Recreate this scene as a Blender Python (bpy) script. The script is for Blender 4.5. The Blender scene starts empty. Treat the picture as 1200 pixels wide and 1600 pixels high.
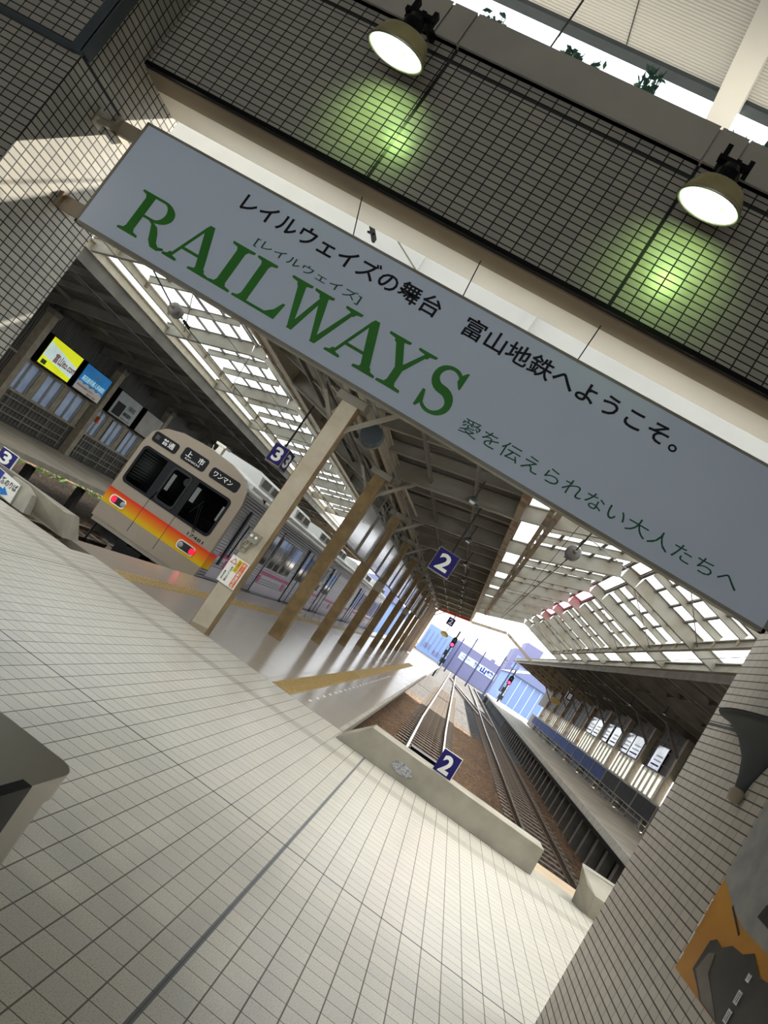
import bpy, bmesh, math, random
from mathutils import Vector, Matrix
random.seed(7)
C = bpy.context.scene
col = C.collection
# ------------------------------------------------------------------ camera
cam = bpy.data.cameras.new('camera'); cam.sensor_fit = 'HORIZONTAL'; cam.sensor_width = 36
cam.lens = 1141.3/1200*36; cam.clip_start = .05; cam.clip_end = 900
co = bpy.data.objects.new('camera', cam); col.objects.link(co)
R = Matrix(((.8309, .5240, -.1842), (.0944, .1932, .9766), (.5474, -.8288, .1110)))
R = R @ Matrix(((1, 0, 0), (0, -1, 0), (0, 0, -1)))
co.matrix_world = Matrix.Translation((0, 0, 1.6)) @ R.to_4x4()
C.camera = co
# ------------------------------------------------------------------ light, sky, exposure
C.view_settings.view_transform = 'Standard'; C.view_settings.look = 'None'
C.view_settings.exposure = 0.88; C.view_settings.gamma = 1; C.view_settings.use_curve_mapping = False
SKY, SUN = 1.5, 13.0
w = bpy.data.worlds.new('sky'); C.world = w; w.use_nodes = True
bg = w.node_tree.nodes['Background']; bg.inputs[1].default_value = SKY
wn = w.node_tree
tc = wn.nodes.new('ShaderNodeTexCoord'); sp = wn.nodes.new('ShaderNodeSeparateXYZ'); rp = wn.nodes.new('ShaderNodeValToRGB')
wn.links.new(tc.outputs['Generated'], sp.inputs[0]); wn.links.new(sp.outputs['Z'], rp.inputs[0]); wn.links.new(rp.outputs[0], bg.inputs[0])
rp.color_ramp.elements[0].color = (.94, .97, 1, 1); rp.color_ramp.elements[1].color = (.8, .9, 1, 1)
rp.color_ramp.elements[0].position = 0.02; rp.color_ramp.elements[1].position = .7
sl = bpy.data.lights.new('sun', 'SUN'); sl.energy = SUN; sl.angle = .012; sl.color = (1, .95, .86)
so = bpy.data.objects.new('sun', sl); col.objects.link(so)
so.rotation_euler = Vector((.4, 1, 1)).to_track_quat('Z', 'Y').to_euler()
so.location = (20, 40, 40)
C.cycles.max_bounces = 10; C.cycles.diffuse_bounces = 6; C.cycles.transparent_max_bounces = 16; C.cycles.sample_clamp_indirect = 6

# ------------------------------------------------------------------ materials
def nodes(name):
    m = bpy.data.materials.new(name); m.use_nodes = True
    nt = m.node_tree; b = nt.nodes['Principled BSDF']
    return m, nt, b
def pset(b, **k):
    for a, v in k.items():
        b.inputs[{'rough': 'Roughness', 'metal': 'Metallic', 'spec': 'Specular IOR Level', 'trans': 'Transmission Weight', 'coat': 'Coat Weight'}[a]].default_value = v
def mat(name, c, rough=.6, metal=0, spec=.22, var=.12, scale=3, c2=None, detail=4, bump=0, lo=.35, hi=.65, emit=0):
    m, nt, b = nodes(name); pset(b, rough=rough, metal=metal, spec=spec)
    t = nt.nodes.new('ShaderNodeTexCoord'); n = nt.nodes.new('ShaderNodeTexNoise'); r = nt.nodes.new('ShaderNodeValToRGB')
    n.inputs['Scale'].default_value = scale; n.inputs['Detail'].default_value = detail
    nt.links.new(t.outputs['Object'], n.inputs['Vector']); nt.links.new(n.outputs['Fac'], r.inputs[0]); nt.links.new(r.outputs[0], b.inputs['Base Color'])
    c2 = c2 or tuple(x*(1-var) for x in c)
    r.color_ramp.elements[0].color = (*c2, 1); r.color_ramp.elements[1].color = (*c, 1)
    r.color_ramp.elements[0].position = lo; r.color_ramp.elements[1].position = hi
    if bump:
        bp = nt.nodes.new('ShaderNodeBump'); bp.inputs['Strength'].default_value = bump; bp.inputs['Distance'].default_value = .02
        nt.links.new(n.outputs['Fac'], bp.inputs['Height']); nt.links.new(bp.outputs[0], b.inputs['Normal'])
    if emit:
        nt.links.new(r.outputs[0], b.inputs['Emission Color']); b.inputs['Emission Strength'].default_value = emit
    return m
class NG:
    def __init__(s, nt): s.nt = nt
    def m(s, op, a, b=None, c=None):
        n = s.nt.nodes.new('ShaderNodeMath'); n.operation = op
        for i, x in enumerate((a, b, c)):
            if x is None: continue
            if isinstance(x, (int, float)): n.inputs[i].default_value = x
            else: s.nt.links.new(x, n.inputs[i])
        return n.outputs[0]
    def mix(s, f, a, b):
        n = s.nt.nodes.new('ShaderNodeMix'); n.data_type = 'RGBA'
        for i, x in ((0, f), (6, a), (7, b)):
            if isinstance(x, tuple): n.inputs[i].default_value = (*x, 1)
            elif isinstance(x, (int, float)): n.inputs[i].default_value = x
            else: s.nt.links.new(x, n.inputs[i])
        return n.outputs[2]
def tile_mat(name, ua, va, pu, pv, ou, ov, g, ca, cb, grout, rough=.35, spec=.5, lines=(), speck=0, gb=None):
    """grid of tiles on the planes spanned by world axes ua / va; lines = (axis, position, half width, colour) joints"""
    m, nt, b = nodes(name); G = NG(nt); pset(b, spec=spec)
    geo = nt.nodes.new('ShaderNodeNewGeometry'); s = nt.nodes.new('ShaderNodeSeparateXYZ'); nt.links.new(geo.outputs['Position'], s.inputs[0])
    P = {'x': s.outputs[0], 'y': s.outputs[1], 'z': s.outputs[2]}
    u = G.m('DIVIDE', G.m('SUBTRACT', P[ua], ou), pu); v = G.m('DIVIDE', G.m('SUBTRACT', P[va], ov), pv)
    fu = G.m('FRACT', u); fv = G.m('FRACT', v)
    du = G.m('MULTIPLY', G.m('MINIMUM', fu, G.m('SUBTRACT', 1.0, fu)), pu); dv = G.m('MULTIPLY', G.m('MINIMUM', fv, G.m('SUBTRACT', 1.0, fv)), pv)
    mk = G.m('MAXIMUM', G.m('LESS_THAN', du, g/2), G.m('LESS_THAN', dv, (gb or g)/2))
    cv = nt.nodes.new('ShaderNodeCombineXYZ'); nt.links.new(G.m('FLOOR', u), cv.inputs[0]); nt.links.new(G.m('FLOOR', v), cv.inputs[1])
    wn = nt.nodes.new('ShaderNodeTexWhiteNoise'); wn.noise_dimensions = '2D'; nt.links.new(cv.outputs[0], wn.inputs['Vector'])
    c = G.mix(wn.outputs['Value'], ca, cb)
    if speck:
        n = nt.nodes.new('ShaderNodeTexNoise'); n.inputs['Scale'].default_value = 160; n.inputs['Detail'].default_value = 2
        nt.links.new(geo.outputs['Position'], n.inputs['Vector'])
        f = G.m('MULTIPLY', G.m('GREATER_THAN', n.outputs['Fac'], .58), speck)
        c = G.mix(f, c, tuple(x*.55 for x in ca))
    c = G.mix(mk, c, grout)
    for ax, p, hw, lc in lines:
        c = G.mix(G.m('LESS_THAN', G.m('ABSOLUTE', G.m('SUBTRACT', P[ax], p)), hw), c, lc)
    nt.links.new(c, b.inputs['Base Color'])
    rg = G.m('ADD', G.m('MULTIPLY', mk, .9-rough), rough); nt.links.new(rg, b.inputs['Roughness'])
    bp = nt.nodes.new('ShaderNodeBump'); bp.inputs['Strength'].default_value = .4; bp.inputs['Distance'].default_value = .004
    nt.links.new(G.m('SUBTRACT', 1.0, mk), bp.inputs['Height']); nt.links.new(bp.outputs[0], b.inputs['Normal'])
    return m
def stripe_mat(name, ax, pitch, c, c2, duty=.5, rough=.6, metal=0, bump=.6):
    """ribbed / corrugated sheet: ribs repeat along world axis ax"""
    m, nt, b = nodes(name); G = NG(nt); pset(b, rough=rough, metal=metal)
    geo = nt.nodes.new('ShaderNodeNewGeometry'); s = nt.nodes.new('ShaderNodeSeparateXYZ'); nt.links.new(geo.outputs['Position'], s.inputs[0])
    f = G.m('FRACT', G.m('DIVIDE', s.outputs['xyz'.index(ax)], pitch))
    k = G.m('LESS_THAN', f, duty)
    nt.links.new(G.mix(k, c, c2), b.inputs['Base Color'])
    bp = nt.nodes.new('ShaderNodeBump'); bp.inputs['Strength'].default_value = bump; bp.inputs['Distance'].default_value = pitch*.2
    nt.links.new(G.m('SINE', G.m('MULTIPLY', f, 6.2832)), bp.inputs['Height']); nt.links.new(bp.outputs[0], b.inputs['Normal'])
    return m
def pane_mat(name, c, through=.2, c2=None, frost=0):
    m, nt, b = nodes(name); nt.nodes.remove(b); o = nt.nodes['Material Output']
    n = nt.nodes.new('ShaderNodeTexNoise'); n.inputs['Scale'].default_value = 2.5
    t = nt.nodes.new('ShaderNodeTexCoord'); nt.links.new(t.outputs['Object'], n.inputs['Vector'])
    G = NG(nt); cc = G.mix(n.outputs['Fac'], c, c2 or tuple(x*.93 for x in c))
    tr = nt.nodes.new('ShaderNodeBsdfTranslucent'); nt.links.new(cc, tr.inputs[0])
    tp = nt.nodes.new('ShaderNodeBsdfTransparent'); tp.inputs[0].default_value = (*c, 1)
    mx = nt.nodes.new('ShaderNodeMixShader'); mx.inputs[0].default_value = through
    nt.links.new(tr.outputs[0], mx.inputs[1]); nt.links.new(tp.outputs[0], mx.inputs[2]); nt.links.new(mx.outputs[0], o.inputs[0])
    if frost:   # frosted sheet: scatters the sun forward as well as sideways
        rf = nt.nodes.new('ShaderNodeBsdfRefraction'); rf.inputs['Color'].default_value = (1, 1, 1, 1); rf.inputs['Roughness'].default_value = .75; rf.inputs['IOR'].default_value = 1.25
        m2 = nt.nodes.new('ShaderNodeMixShader'); m2.inputs[0].default_value = frost
        nt.links.new(mx.outputs[0], m2.inputs[1]); nt.links.new(rf.outputs[0], m2.inputs[2]); nt.links.new(m2.outputs[0], o.inputs[0])
    return m
def glass_mat(name, tint, clear=.6, rough=.05, thru=(1, 1, 1)):
    m, nt, b = nodes(name); o = nt.nodes['Material Output']; pset(b, rough=rough, spec=.7)
    G = NG(nt); n = nt.nodes.new('ShaderNodeTexNoise'); n.inputs['Scale'].default_value = 1.5
    t = nt.nodes.new('ShaderNodeTexCoord'); nt.links.new(t.outputs['Object'], n.inputs['Vector'])
    nt.links.new(G.mix(n.outputs['Fac'], tint, tuple(x*.8 for x in tint)), b.inputs['Base Color'])
    tp = nt.nodes.new('ShaderNodeBsdfTransparent'); tp.inputs[0].default_value = (*thru, 1); mx = nt.nodes.new('ShaderNodeMixShader'); mx.inputs[0].default_value = clear
    nt.links.new(b.outputs[0], mx.inputs[1]); nt.links.new(tp.outputs[0], mx.inputs[2]); nt.links.new(mx.outputs[0], o.inputs[0])
    return m

def gravel_mat(name, ca, cb):
    m, nt, b = nodes(name); pset(b, rough=.95, spec=.2); G = NG(nt)
    geo = nt.nodes.new('ShaderNodeNewGeometry'); v = nt.nodes.new('ShaderNodeTexVoronoi'); v.inputs['Scale'].default_value = 14
    n = nt.nodes.new('ShaderNodeTexNoise'); n.inputs['Scale'].default_value = .9; n.inputs['Detail'].default_value = 5
    nt.links.new(geo.outputs['Position'], v.inputs['Vector']); nt.links.new(geo.outputs['Position'], n.inputs['Vector'])
    s = nt.nodes.new('ShaderNodeSeparateColor'); nt.links.new(v.outputs['Color'], s.inputs[0])
    f = G.m('MULTIPLY', s.outputs[0], G.m('SUBTRACT', 1.35, v.outputs['Distance'])); f = G.m('MULTIPLY', f, G.m('ADD', .1, G.m('MULTIPLY', n.outputs['Fac'], 1.5)))
    nt.links.new(G.mix(f, cb, ca), b.inputs['Base Color'])
    bp = nt.nodes.new('ShaderNodeBump'); bp.inputs['Strength'].default_value = 1; bp.inputs['Distance'].default_value = .06; bp.invert = True
    nt.links.new(v.outputs['Distance'], bp.inputs['Height']); nt.links.new(bp.outputs[0], b.inputs['Normal']); return m
GR = (.012, .012, .011); GRJ = (.008, .008, .008)
TA, TB = (.34, .315, .26), (.275, .26, .225)
M = dict(
    beam_tile=tile_mat('beam_tile', 'x', 'z', .1022, .05, -.347, 3.915, .009, TA, TB, GR, .3, lines=(('x', -.347, .013, GRJ), ('x', -2.162, .013, GRJ), ('z', 4.955, .016, GRJ))),
    side_tile=tile_mat('side_tile', 'y', 'z', .1022, .05, 3.87, 3.51, .009, TA, TB, GR, .28, lines=(('z', 3.512, .012, GRJ),)),
    pier_tile=tile_mat('pier_tile', 'x', 'z', .1022, .05, -4.056, 3.51, .009, TA, TB, GR, .3),
    right_tile=tile_mat('right_tile', 'y', 'z', .1022, .05, 4.98, 2.0, .0035, (.47, .41, .34), (.40, .355, .295), (.09, .08, .065), .3, gb=.008, lines=(('z', 2.13, .01, (.05, .045, .035)),)),
    floor=tile_mat('floor', 'x', 'y', .1475, .131, -.263, 4.93, .007, (.66, .61, .51), (.585, .55, .47), (.17, .15, .12), .3, .45, speck=.7, gb=.006,
                   lines=(('x', -.263, .013, (.12, .12, .12)), ('y', 4.93, .009, (.02, .02, .02)), ('x', -4.33, .009, (.03, .03, .03)))
                   + tuple(('y', 8.25+.06*i, .012, (.2, .18, .14)) for i in range(4))),
    platform=tile_mat('platform', 'x', 'y', .62, 1.24, -.69, 9.7, .006, (.40, .355, .30), (.375, .335, .29), (.2, .18, .15), .2, .5),
    side_platform=mat('side_platform', (.42, .36, .28), .5, scale=.8, c2=(.30, .265, .21)),
    room=mat('room', (.20, .18, .15), .8), beige=mat('beige', (.36, .32, .25), .6, scale=6, c2=(.28, .245, .19)),
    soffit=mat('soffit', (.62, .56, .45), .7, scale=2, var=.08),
    cream=mat('cream', (.48, .44, .35), .5, scale=5, c2=(.40, .35, .26), lo=.25),
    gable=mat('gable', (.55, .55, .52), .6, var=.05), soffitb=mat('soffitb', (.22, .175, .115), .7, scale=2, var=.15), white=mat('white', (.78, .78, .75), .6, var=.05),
    concrete=mat('concrete', (.46, .44, .38), .8, scale=4, c2=(.36, .34, .28), bump=.15, detail=8),
    curb=mat('curb', (.36, .335, .27), .75, scale=3, c2=(.27, .25, .20), bump=.1, detail=8),
    planter=mat('planter', (.36, .335, .29), .8, scale=2, var=.12),
    brown=mat('brown', (.23, .16, .072), .55, scale=5, c2=(.15, .10, .045), detail=6),
    rust=mat('rust', (.30, .25, .18), .65, scale=3, c2=(.17, .10, .055), detail=8, lo=.38, hi=.5),
    steel=mat('steel', (.26, .25, .21), .55, scale=1.6, c2=(.20, .175, .13), detail=7, lo=.3, hi=.55),
    dsteel=mat('dsteel', (.19, .18, .155), .6, scale=1.5, c2=(.13, .12, .105)),
    deck=stripe_mat('deck', 'y', .18, (.10, .094, .082), (.07, .067, .058)),
    deckx=stripe_mat('deckx', 'y', .2, (.10, .095, .085), (.05, .048, .042)),
    ceiling=stripe_mat('ceiling', 'y', .028, (.66, .66, .63), (.5, .5, .48), .5),
    trim=mat('trim', (.085, .10, .11), .45, metal=.4, scale=8),
    sign_skytint=mat('sign_skytint', (.60, .68, .80), .4, var=.04, scale=1.2),  # white sign panel: reflected blue sky put into its base colour
    green=mat('green', (.045, .22, .035), .4, var=.15),
    tgreen=mat('tgreen', (.02, .11, .06), .4, var=.1),
    ink=mat('ink', (.012, .01, .014), .4, var=.1),
    navy=mat('navy', (.016, .012, .13), .4, 0, .15, var=.1),
    platew=mat('platew', (.85, .85, .8), .4, var=.05),
    olive=mat('olive', (.30, .26, .12), .5, var=.2, scale=12),
    black=mat('black', (.006, .006, .007), .3, 0, .1, var=.3), bowl=mat('bowl', (.045, .05, .05), .7, 0, .1),
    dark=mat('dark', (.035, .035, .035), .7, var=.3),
    leaf=mat('leaf', (.05, .12, .06), .6, c2=(.03, .07, .08), scale=20),
    rail=mat('rail', (.62, .58, .52), .25, metal=.9, var=.1),
    railside=mat('railside', (.12, .08, .05), .8, var=.3, scale=9),
    sleeper=mat('sleeper', (.24, .20, .16), .9, scale=12, c2=(.12, .09, .07)),
    stainless=mat('stainless', (.46, .43, .36), .3, metal=.85, var=.06),
    yellow=mat('yellow', (.46, .32, .12), .5, var=.25, scale=14),
    trainface=mat('trainface', (.33, .275, .205), .35, var=.04),
    trainside=stripe_mat('trainside', 'z', .07, (.31, .315, .335), (.26, .265, .285), .5, .32, .35, .3),
    trainlow=mat('trainlow', (.34, .30, .24), .5, var=.1),
    roofw=mat('roofw', (.72, .72, .70), .45, var=.05),
    pink=mat('pink', (.45, .10, .22), .45, var=.1), lilac=mat('lilac', (.50, .48, .54), .45, var=.05),
    wglass=glass_mat('wglass', (.012, .014, .014), 1.0, .04, (.5, .52, .52)),
    sideglass=mat('sideglass', (.03, .033, .035), .08, spec=.8, var=.2),
    blueglass=pane_mat('blueglass', (.36, .39, .45), .08, (.22, .25, .31)),
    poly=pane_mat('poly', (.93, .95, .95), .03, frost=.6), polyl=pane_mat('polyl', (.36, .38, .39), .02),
    polyp=pane_mat('polyp', (.7, .22, .32), .02),
    screen=glass_mat('screen', (.42, .44, .45), .25, .15),
    bullseye=mat('bullseye', (.42, .43, .42), .35, scale=2, c2=(.3, .31, .32)),
    ballast=gravel_mat('ballast', (.22, .12, .05), (.018, .013, .01)),
    gravel=gravel_mat('gravel', (.13, .12, .115), (.035, .032, .03)),
    wood=tile_mat('wood', 'y', 'x', .11, 3, 0, 0, .008, (.55, .42, .27), (.48, .35, .22), (.05, .03, .02), .6, .3),
    red=mat('red', (.55, .05, .03), .5, var=.1), orange=mat('orange', (.75, .16, .05), .5, var=.1), lime=mat('lime', (.62, .58, .03), .5, var=.1),
    redlamp=mat('redlamp', (1, .004, .03), .3, emit=1.0, var=.05), siglamp=mat('siglamp', (1, .03, .10), .3, emit=3, var=.05),
    lens=mat('lens', (.95, 1, .9), .3, emit=1.3, c2=(.42, .85, .32), scale=14),
    adyellow=mat('adyellow', (.62, .66, .01), .4, emit=.45, var=.1, scale=1.2), adwhite=mat('adwhite', (.55, .68, .66), .4, emit=.35, var=.08),
    adblue=mat('adblue', (.01, .16, .42), .4, emit=.3, var=.35, scale=1), adgrey=mat('adgrey', (.40, .38, .35), .3, scale=1.5, c2=(.30, .29, .27)),
    adpale=mat('adpale', (.42, .47, .47), .4, var=.2, scale=2), adcloud=mat('adcloud', (.55, .5, .46), .4, emit=.1, var=.1),
    adred=mat('adred', (.42, .03, .08), .4, var=.1), adtext=mat('adtext', (.45, .72, .72), .4, emit=.3, var=.05),
    foil=mat('foil', (.60, .63, .66), .16, metal=.3, scale=2.2, c2=(.38, .41, .44), bump=.5),
    panelgrey=mat('panelgrey', (.045, .045, .045), .8, 0, .1, var=.2), panelblue=mat('panelblue', (.05, .075, .19), .8, 0, .1, var=.2),
    winstrip=pane_mat('winstrip', (.60, .61, .58), .03, (.42, .43, .42)),
    porcelain=mat('porcelain', (.14, .135, .13), .3, var=.1),
    pblue=mat('pblue', (.30, .33, .52), .8, var=.12, scale=.2), hazeblue2=mat('hazeblue2', (.33, .45, .72), .8, var=.1, scale=.2), hazeviolet=mat('hazeviolet', (.27, .26, .40), .8, var=.08, scale=.2),  # far buildings: bluish distance haze put into their wall colours
    ppole=mat('ppole', (.09, .10, .17), .7), pwhite=mat('pwhite', (.75, .80, .85), .8, var=.05), pink2=mat('pink2', (.6, .2, .3), .6, var=.2),
    bluearrow=mat('bluearrow', (.02, .22, .62), .4, var=.1), signblue=mat('signblue', (.03, .05, .30), .4, var=.1),
    bush=mat('bush', (.42, .55, .20), .9, scale=6, c2=(.20, .30, .09)),
    poster_sky=mat('poster_sky', (.55, .25, .025), .35, scale=1.6, c2=(.30, .10, .015)), poster_rock=mat('poster_rock', (.045, .04, .035), .35, scale=5, c2=(.02, .018, .018)),
    poster_fog=mat('poster_fog', (.20, .17, .14), .35, scale=4, c2=(.11, .09, .075)), poster_pale=mat('poster_pale', (.36, .35, .32), .35, scale=9, c2=(.28, .27, .26)),
    scuff=mat('scuff', (.50, .51, .52), .8, scale=50, c2=(.16, .16, .17)), inside_glow=mat('inside_glow', (.55, .56, .52), .6, emit=.5, var=.1),  # cab partition windows: added glow stands in for light inside the train
)
def grad_mat():
    m, nt, b = nodes('train_stripe'); pset(b, rough=.5, spec=.12)
    geo = nt.nodes.new('ShaderNodeNewGeometry'); s = nt.nodes.new('ShaderNodeSeparateXYZ'); nt.links.new(geo.outputs['Position'], s.inputs[0])
    G = NG(nt); f = G.m('DIVIDE', G.m('SUBTRACT', s.outputs[2], .17), .37); r = nt.nodes.new('ShaderNodeValToRGB'); nt.links.new(f, r.inputs[0])
    e = r.color_ramp.elements; e[0].color = (.70, .45, .01, 1); e[1].color = (.72, .035, .012, 1)
    e[0].position = .12; e[1].position = .95; k = e.new(.5); k.color = (.75, .22, .012, 1)
    nt.links.new(r.outputs[0], b.inputs['Base Color']); return m
M['stripe'] = grad_mat()

# ------------------------------------------------------------------ builders
OFF = {}
class MB:
    def __init__(s): s.v = []; s.f = []
    def add(s, vs, fs):
        k = len(s.v); s.v += [Vector(v) for v in vs]; s.f += [tuple(i+k for i in f) for f in fs]; return s
    def hexa(s, p):
        return s.add(p, [(0, 3, 2, 1), (4, 5, 6, 7), (0, 1, 5, 4), (1, 2, 6, 5), (2, 3, 7, 6), (3, 0, 4, 7)])
    def box(s, x0, x1, y0, y1, z0, z1):
        return s.hexa([(x0, y0, z0), (x1, y0, z0), (x1, y1, z0), (x0, y1, z0), (x0, y0, z1), (x1, y0, z1), (x1, y1, z1), (x0, y1, z1)])
    def bar(s, p, q, wd, h, up=(0, 0, 1)):
        """beam from p to q: p, q on the middle of its underside; wd across, h along up"""
        p, q = Vector(p), Vector(q); d = (q-p).normalized(); sd = d.cross(Vector(up)).normalized(); u = sd.cross(d).normalized()
        a = sd*wd/2; b = u*h
        return s.hexa([p-a, p+a, q+a, q-a, p-a+b, p+a+b, q+a+b, q-a+b])
    def ibeam(s, p, q, wd, h, t=.03, up=(0, 0, 1)):
        p, q = Vector(p), Vector(q); d = (q-p).normalized(); sd = d.cross(Vector(up)).normalized(); u = sd.cross(d).normalized()
        s.bar(p, q, wd, t, up); s.bar(p+u*t, q+u*t, t, h-2*t, up); return s.bar(p+u*(h-t), q+u*(h-t), wd, t, up)
    def tube(s, pts, r, n=8):
        pts = [Vector(p) for p in pts]; rings = []
        for i, p in enumerate(pts):
            d = (pts[min(i+1, len(pts)-1)]-pts[max(i-1, 0)]).normalized()
            a = d.cross(Vector((0, 0, 1)) if abs(d.z) < .9 else Vector((1, 0, 0))).normalized(); b = d.cross(a)
            rr = r[i] if isinstance(r, (list, tuple)) else r
            rings.append([p+(a*math.cos(t)+b*math.sin(t))*rr for t in [2*math.pi*k/n for k in range(n)]])
        vs = [v for g in rings for v in g]; fs = []
        for i in range(len(rings)-1):
            for k in range(n): fs.append((i*n+k, i*n+(k+1) % n, (i+1)*n+(k+1) % n, (i+1)*n+k))
        fs += [tuple(range(n))[::-1], tuple(range((len(rings)-1)*n, len(rings)*n))]
        return s.add(vs, fs)
    def prism(s, poly, o, u, v, t):
        """polygon in the plane o + a*u + b*v, thickened by the vector t"""
        o, u, v, t = Vector(o), Vector(u), Vector(v), Vector(t); n = len(poly)
        a = [o+u*x+v*y for x, y in poly]; b = [p+t for p in a]
        return s.add(a+b, [tuple(range(n))[::-1], tuple(range(n, 2*n))]+[(i, (i+1) % n, n+(i+1) % n, n+i) for i in range(n)])
    def ring(s, outer, inner, o, u, v, t):
        o, u, v, t = Vector(o), Vector(u), Vector(v), Vector(t); n = len(outer)
        a = [o+u*x+v*y for x, y in outer]; b = [o+u*x+v*y for x, y in inner]
        vs = a+b+[p+t for p in a]+[p+t for p in b]; fs = []
        for i in range(n):
            j = (i+1) % n
            fs += [(i, n+i, n+j, j), (2*n+i, 2*n+j, 3*n+j, 3*n+i), (i, j, 2*n+j, 2*n+i), (n+i, 3*n+i, 3*n+j, n+j)]
        return s.add(vs, fs)
    def lathe(s, prof, o, axis=(0, 0, 1), n=20, a0=0, a1=2*math.pi, sx=1.0, ref=None):
        o = Vector(o); ax = Vector(axis).normalized(); a = Vector(ref) if ref else ax.cross(Vector((0, 0, 1)) if abs(ax.z) < .9 else Vector((1, 0, 0))).normalized(); b = ax.cross(a)
        full = abs(a1-a0-2*math.pi) < 1e-6; m = n if full else n+1; vs = []; fs = []
        for r, z in prof:
            for k in range(m):
                t = a0+(a1-a0)*k/n; vs.append(o+ax*z+(a*math.cos(t)*sx+b*math.sin(t))*r)
        for i in range(len(prof)-1):
            for k in range(n):
                k2 = (k+1) % m; fs.append((i*m+k, i*m+k2, (i+1)*m+k2, (i+1)*m+k))
        return s.add(vs, fs)
    def build(s, name, m, parent=None, smooth=False, **tags):
        off = OFF.get(parent.name, Vector((0, 0, 0))) if parent else Vector((0, 0, 0))
        me = bpy.data.meshes.new(name); me.from_pydata([v-off for v in s.v], [], s.f)
        bm = bmesh.new(); bm.from_mesh(me); bmesh.ops.recalc_face_normals(bm, faces=bm.faces)
        if len(bm.faces) == 1:
            for f in bm.faces:
                f.normal_update()
                if f.normal.z < 0: f.normal_flip()
        bm.to_mesh(me); bm.free()
        if smooth:
            for p in me.polygons: p.use_smooth = True
        me.materials.append(M[m] if isinstance(m, str) else m)
        o = bpy.data.objects.new(name, me); col.objects.link(o)
        if parent: o.parent = parent; OFF[o.name] = off
        return tag(o, **tags)
def tag(o, label=None, cat=None, group=None, kind=None):
    if label: o['label'] = label
    if cat: o['category'] = cat
    if group: o['group'] = group
    if kind: o['kind'] = kind
    return o
def thing(name, loc, label, cat, group=None, kind=None):
    o = bpy.data.objects.new(name, None); o.location = loc; o.empty_display_size = .1; col.objects.link(o)
    OFF[o.name] = Vector(loc); return tag(o, label, cat, group, kind)
def copy_tree(o, parent=None, d=None, label=None):
    c = o.copy(); col.objects.link(c); c.parent = parent
    if d is not None: c.location = o.location+Vector(d)
    if label: c['label'] = label
    for ch in list(o.children): copy_tree(ch, c)
    return c
def rrect(x0, x1, z0, z1, r, n=5):
    out = []
    for cx, cz, a in ((x1-r, z0+r, -90), (x1-r, z1-r, 0), (x0+r, z1-r, 90), (x0+r, z0+r, 180)):
        for k in range(n+1):
            t = math.radians(a+90*k/n); out.append((cx+r*math.cos(t), cz+r*math.sin(t)))
    return out
def text(name, body, o, u, v, width, height, m, parent, bold=0.0, depth=.003, spacing=1.0, **tags):
    """lettering fitted to width x height; o = lower left corner, u / v = right / up unit vectors"""
    c = bpy.data.curves.new('t', 'FONT'); c.body = body; c.offset = bold; c.space_character = spacing; c.resolution_u = 3
    t = bpy.data.objects.new('t', c); col.objects.link(t)
    dg = bpy.context.evaluated_depsgraph_get(); me = bpy.data.meshes.new_from_object(t.evaluated_get(dg))
    vs = [x.co.copy() for x in me.vertices]; fs = [tuple(p.vertices) for p in me.polygons]
    bpy.data.objects.remove(t); bpy.data.curves.remove(c); bpy.data.meshes.remove(me)
    x0 = min(p.x for p in vs); x1 = max(p.x for p in vs); y0 = min(p.y for p in vs); y1 = max(p.y for p in vs)
    o, u, v = Vector(o), Vector(u), Vector(v); n = u.cross(v)*depth; k = len(vs)
    pts = [o+u*((p.x-x0)/(x1-x0)*width)+v*((p.y-y0)/(y1-y0)*height) for p in vs]
    ed = {}
    for f in fs:
        for i in range(len(f)):
            a, b = f[i], f[(i+1) % len(f)]; ed[(a, b)] = 1
    side = [(a, b, b+k, a+k) for (a, b) in ed if (b, a) not in ed]
    mb = MB(); mb.add(pts+[p+n for p in pts], [f[::-1] for f in fs]+[tuple(i+k for i in f) for f in fs]+side)
    return mb.build(name, m, parent, **tags)
X, Y, Z = Vector((1, 0, 0)), Vector((0, 1, 0)), Vector((0, 0, 1))
ORD = ['first', 'second', 'third', 'fourth', 'fifth', 'sixth', 'seventh', 'eighth', 'ninth', 'tenth', 'eleventh', 'twelfth', 'thirteenth', 'fourteenth', 'fifteenth', 'sixteenth']

# ================================================================== STRUCTURE
S = dict(kind='structure')
MB().box(-9, 9, -7, 9.1, -.3, 0).box(-4.95, -.69, 9.1, 9.7, -.3, 0).build('floor', 'floor', **S)
MB().box(-5.45, -.69, 9.7, 72, -.10, 0).build('floor_island', 'platform', **S)
MB().box(-4.9, -1.5, 9.7, 72, -1.25, -.10).build('wall_island', 'dark', **S)  # dark colour stands in for the shade under the platform edge
MB().box(-9, 9, 9.0, 9.1, -1.3, -.3).build('wall_track_end', 'concrete', **S)
MB().box(-40, 80, 9.1, 40, -1.6, -1.27).build('ground_ballast', 'ballast', kind='structure')
MB().box(-60, 90, 40, 260, -1.6, -1.27).build('ground_gravel', 'gravel', kind='structure')
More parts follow.
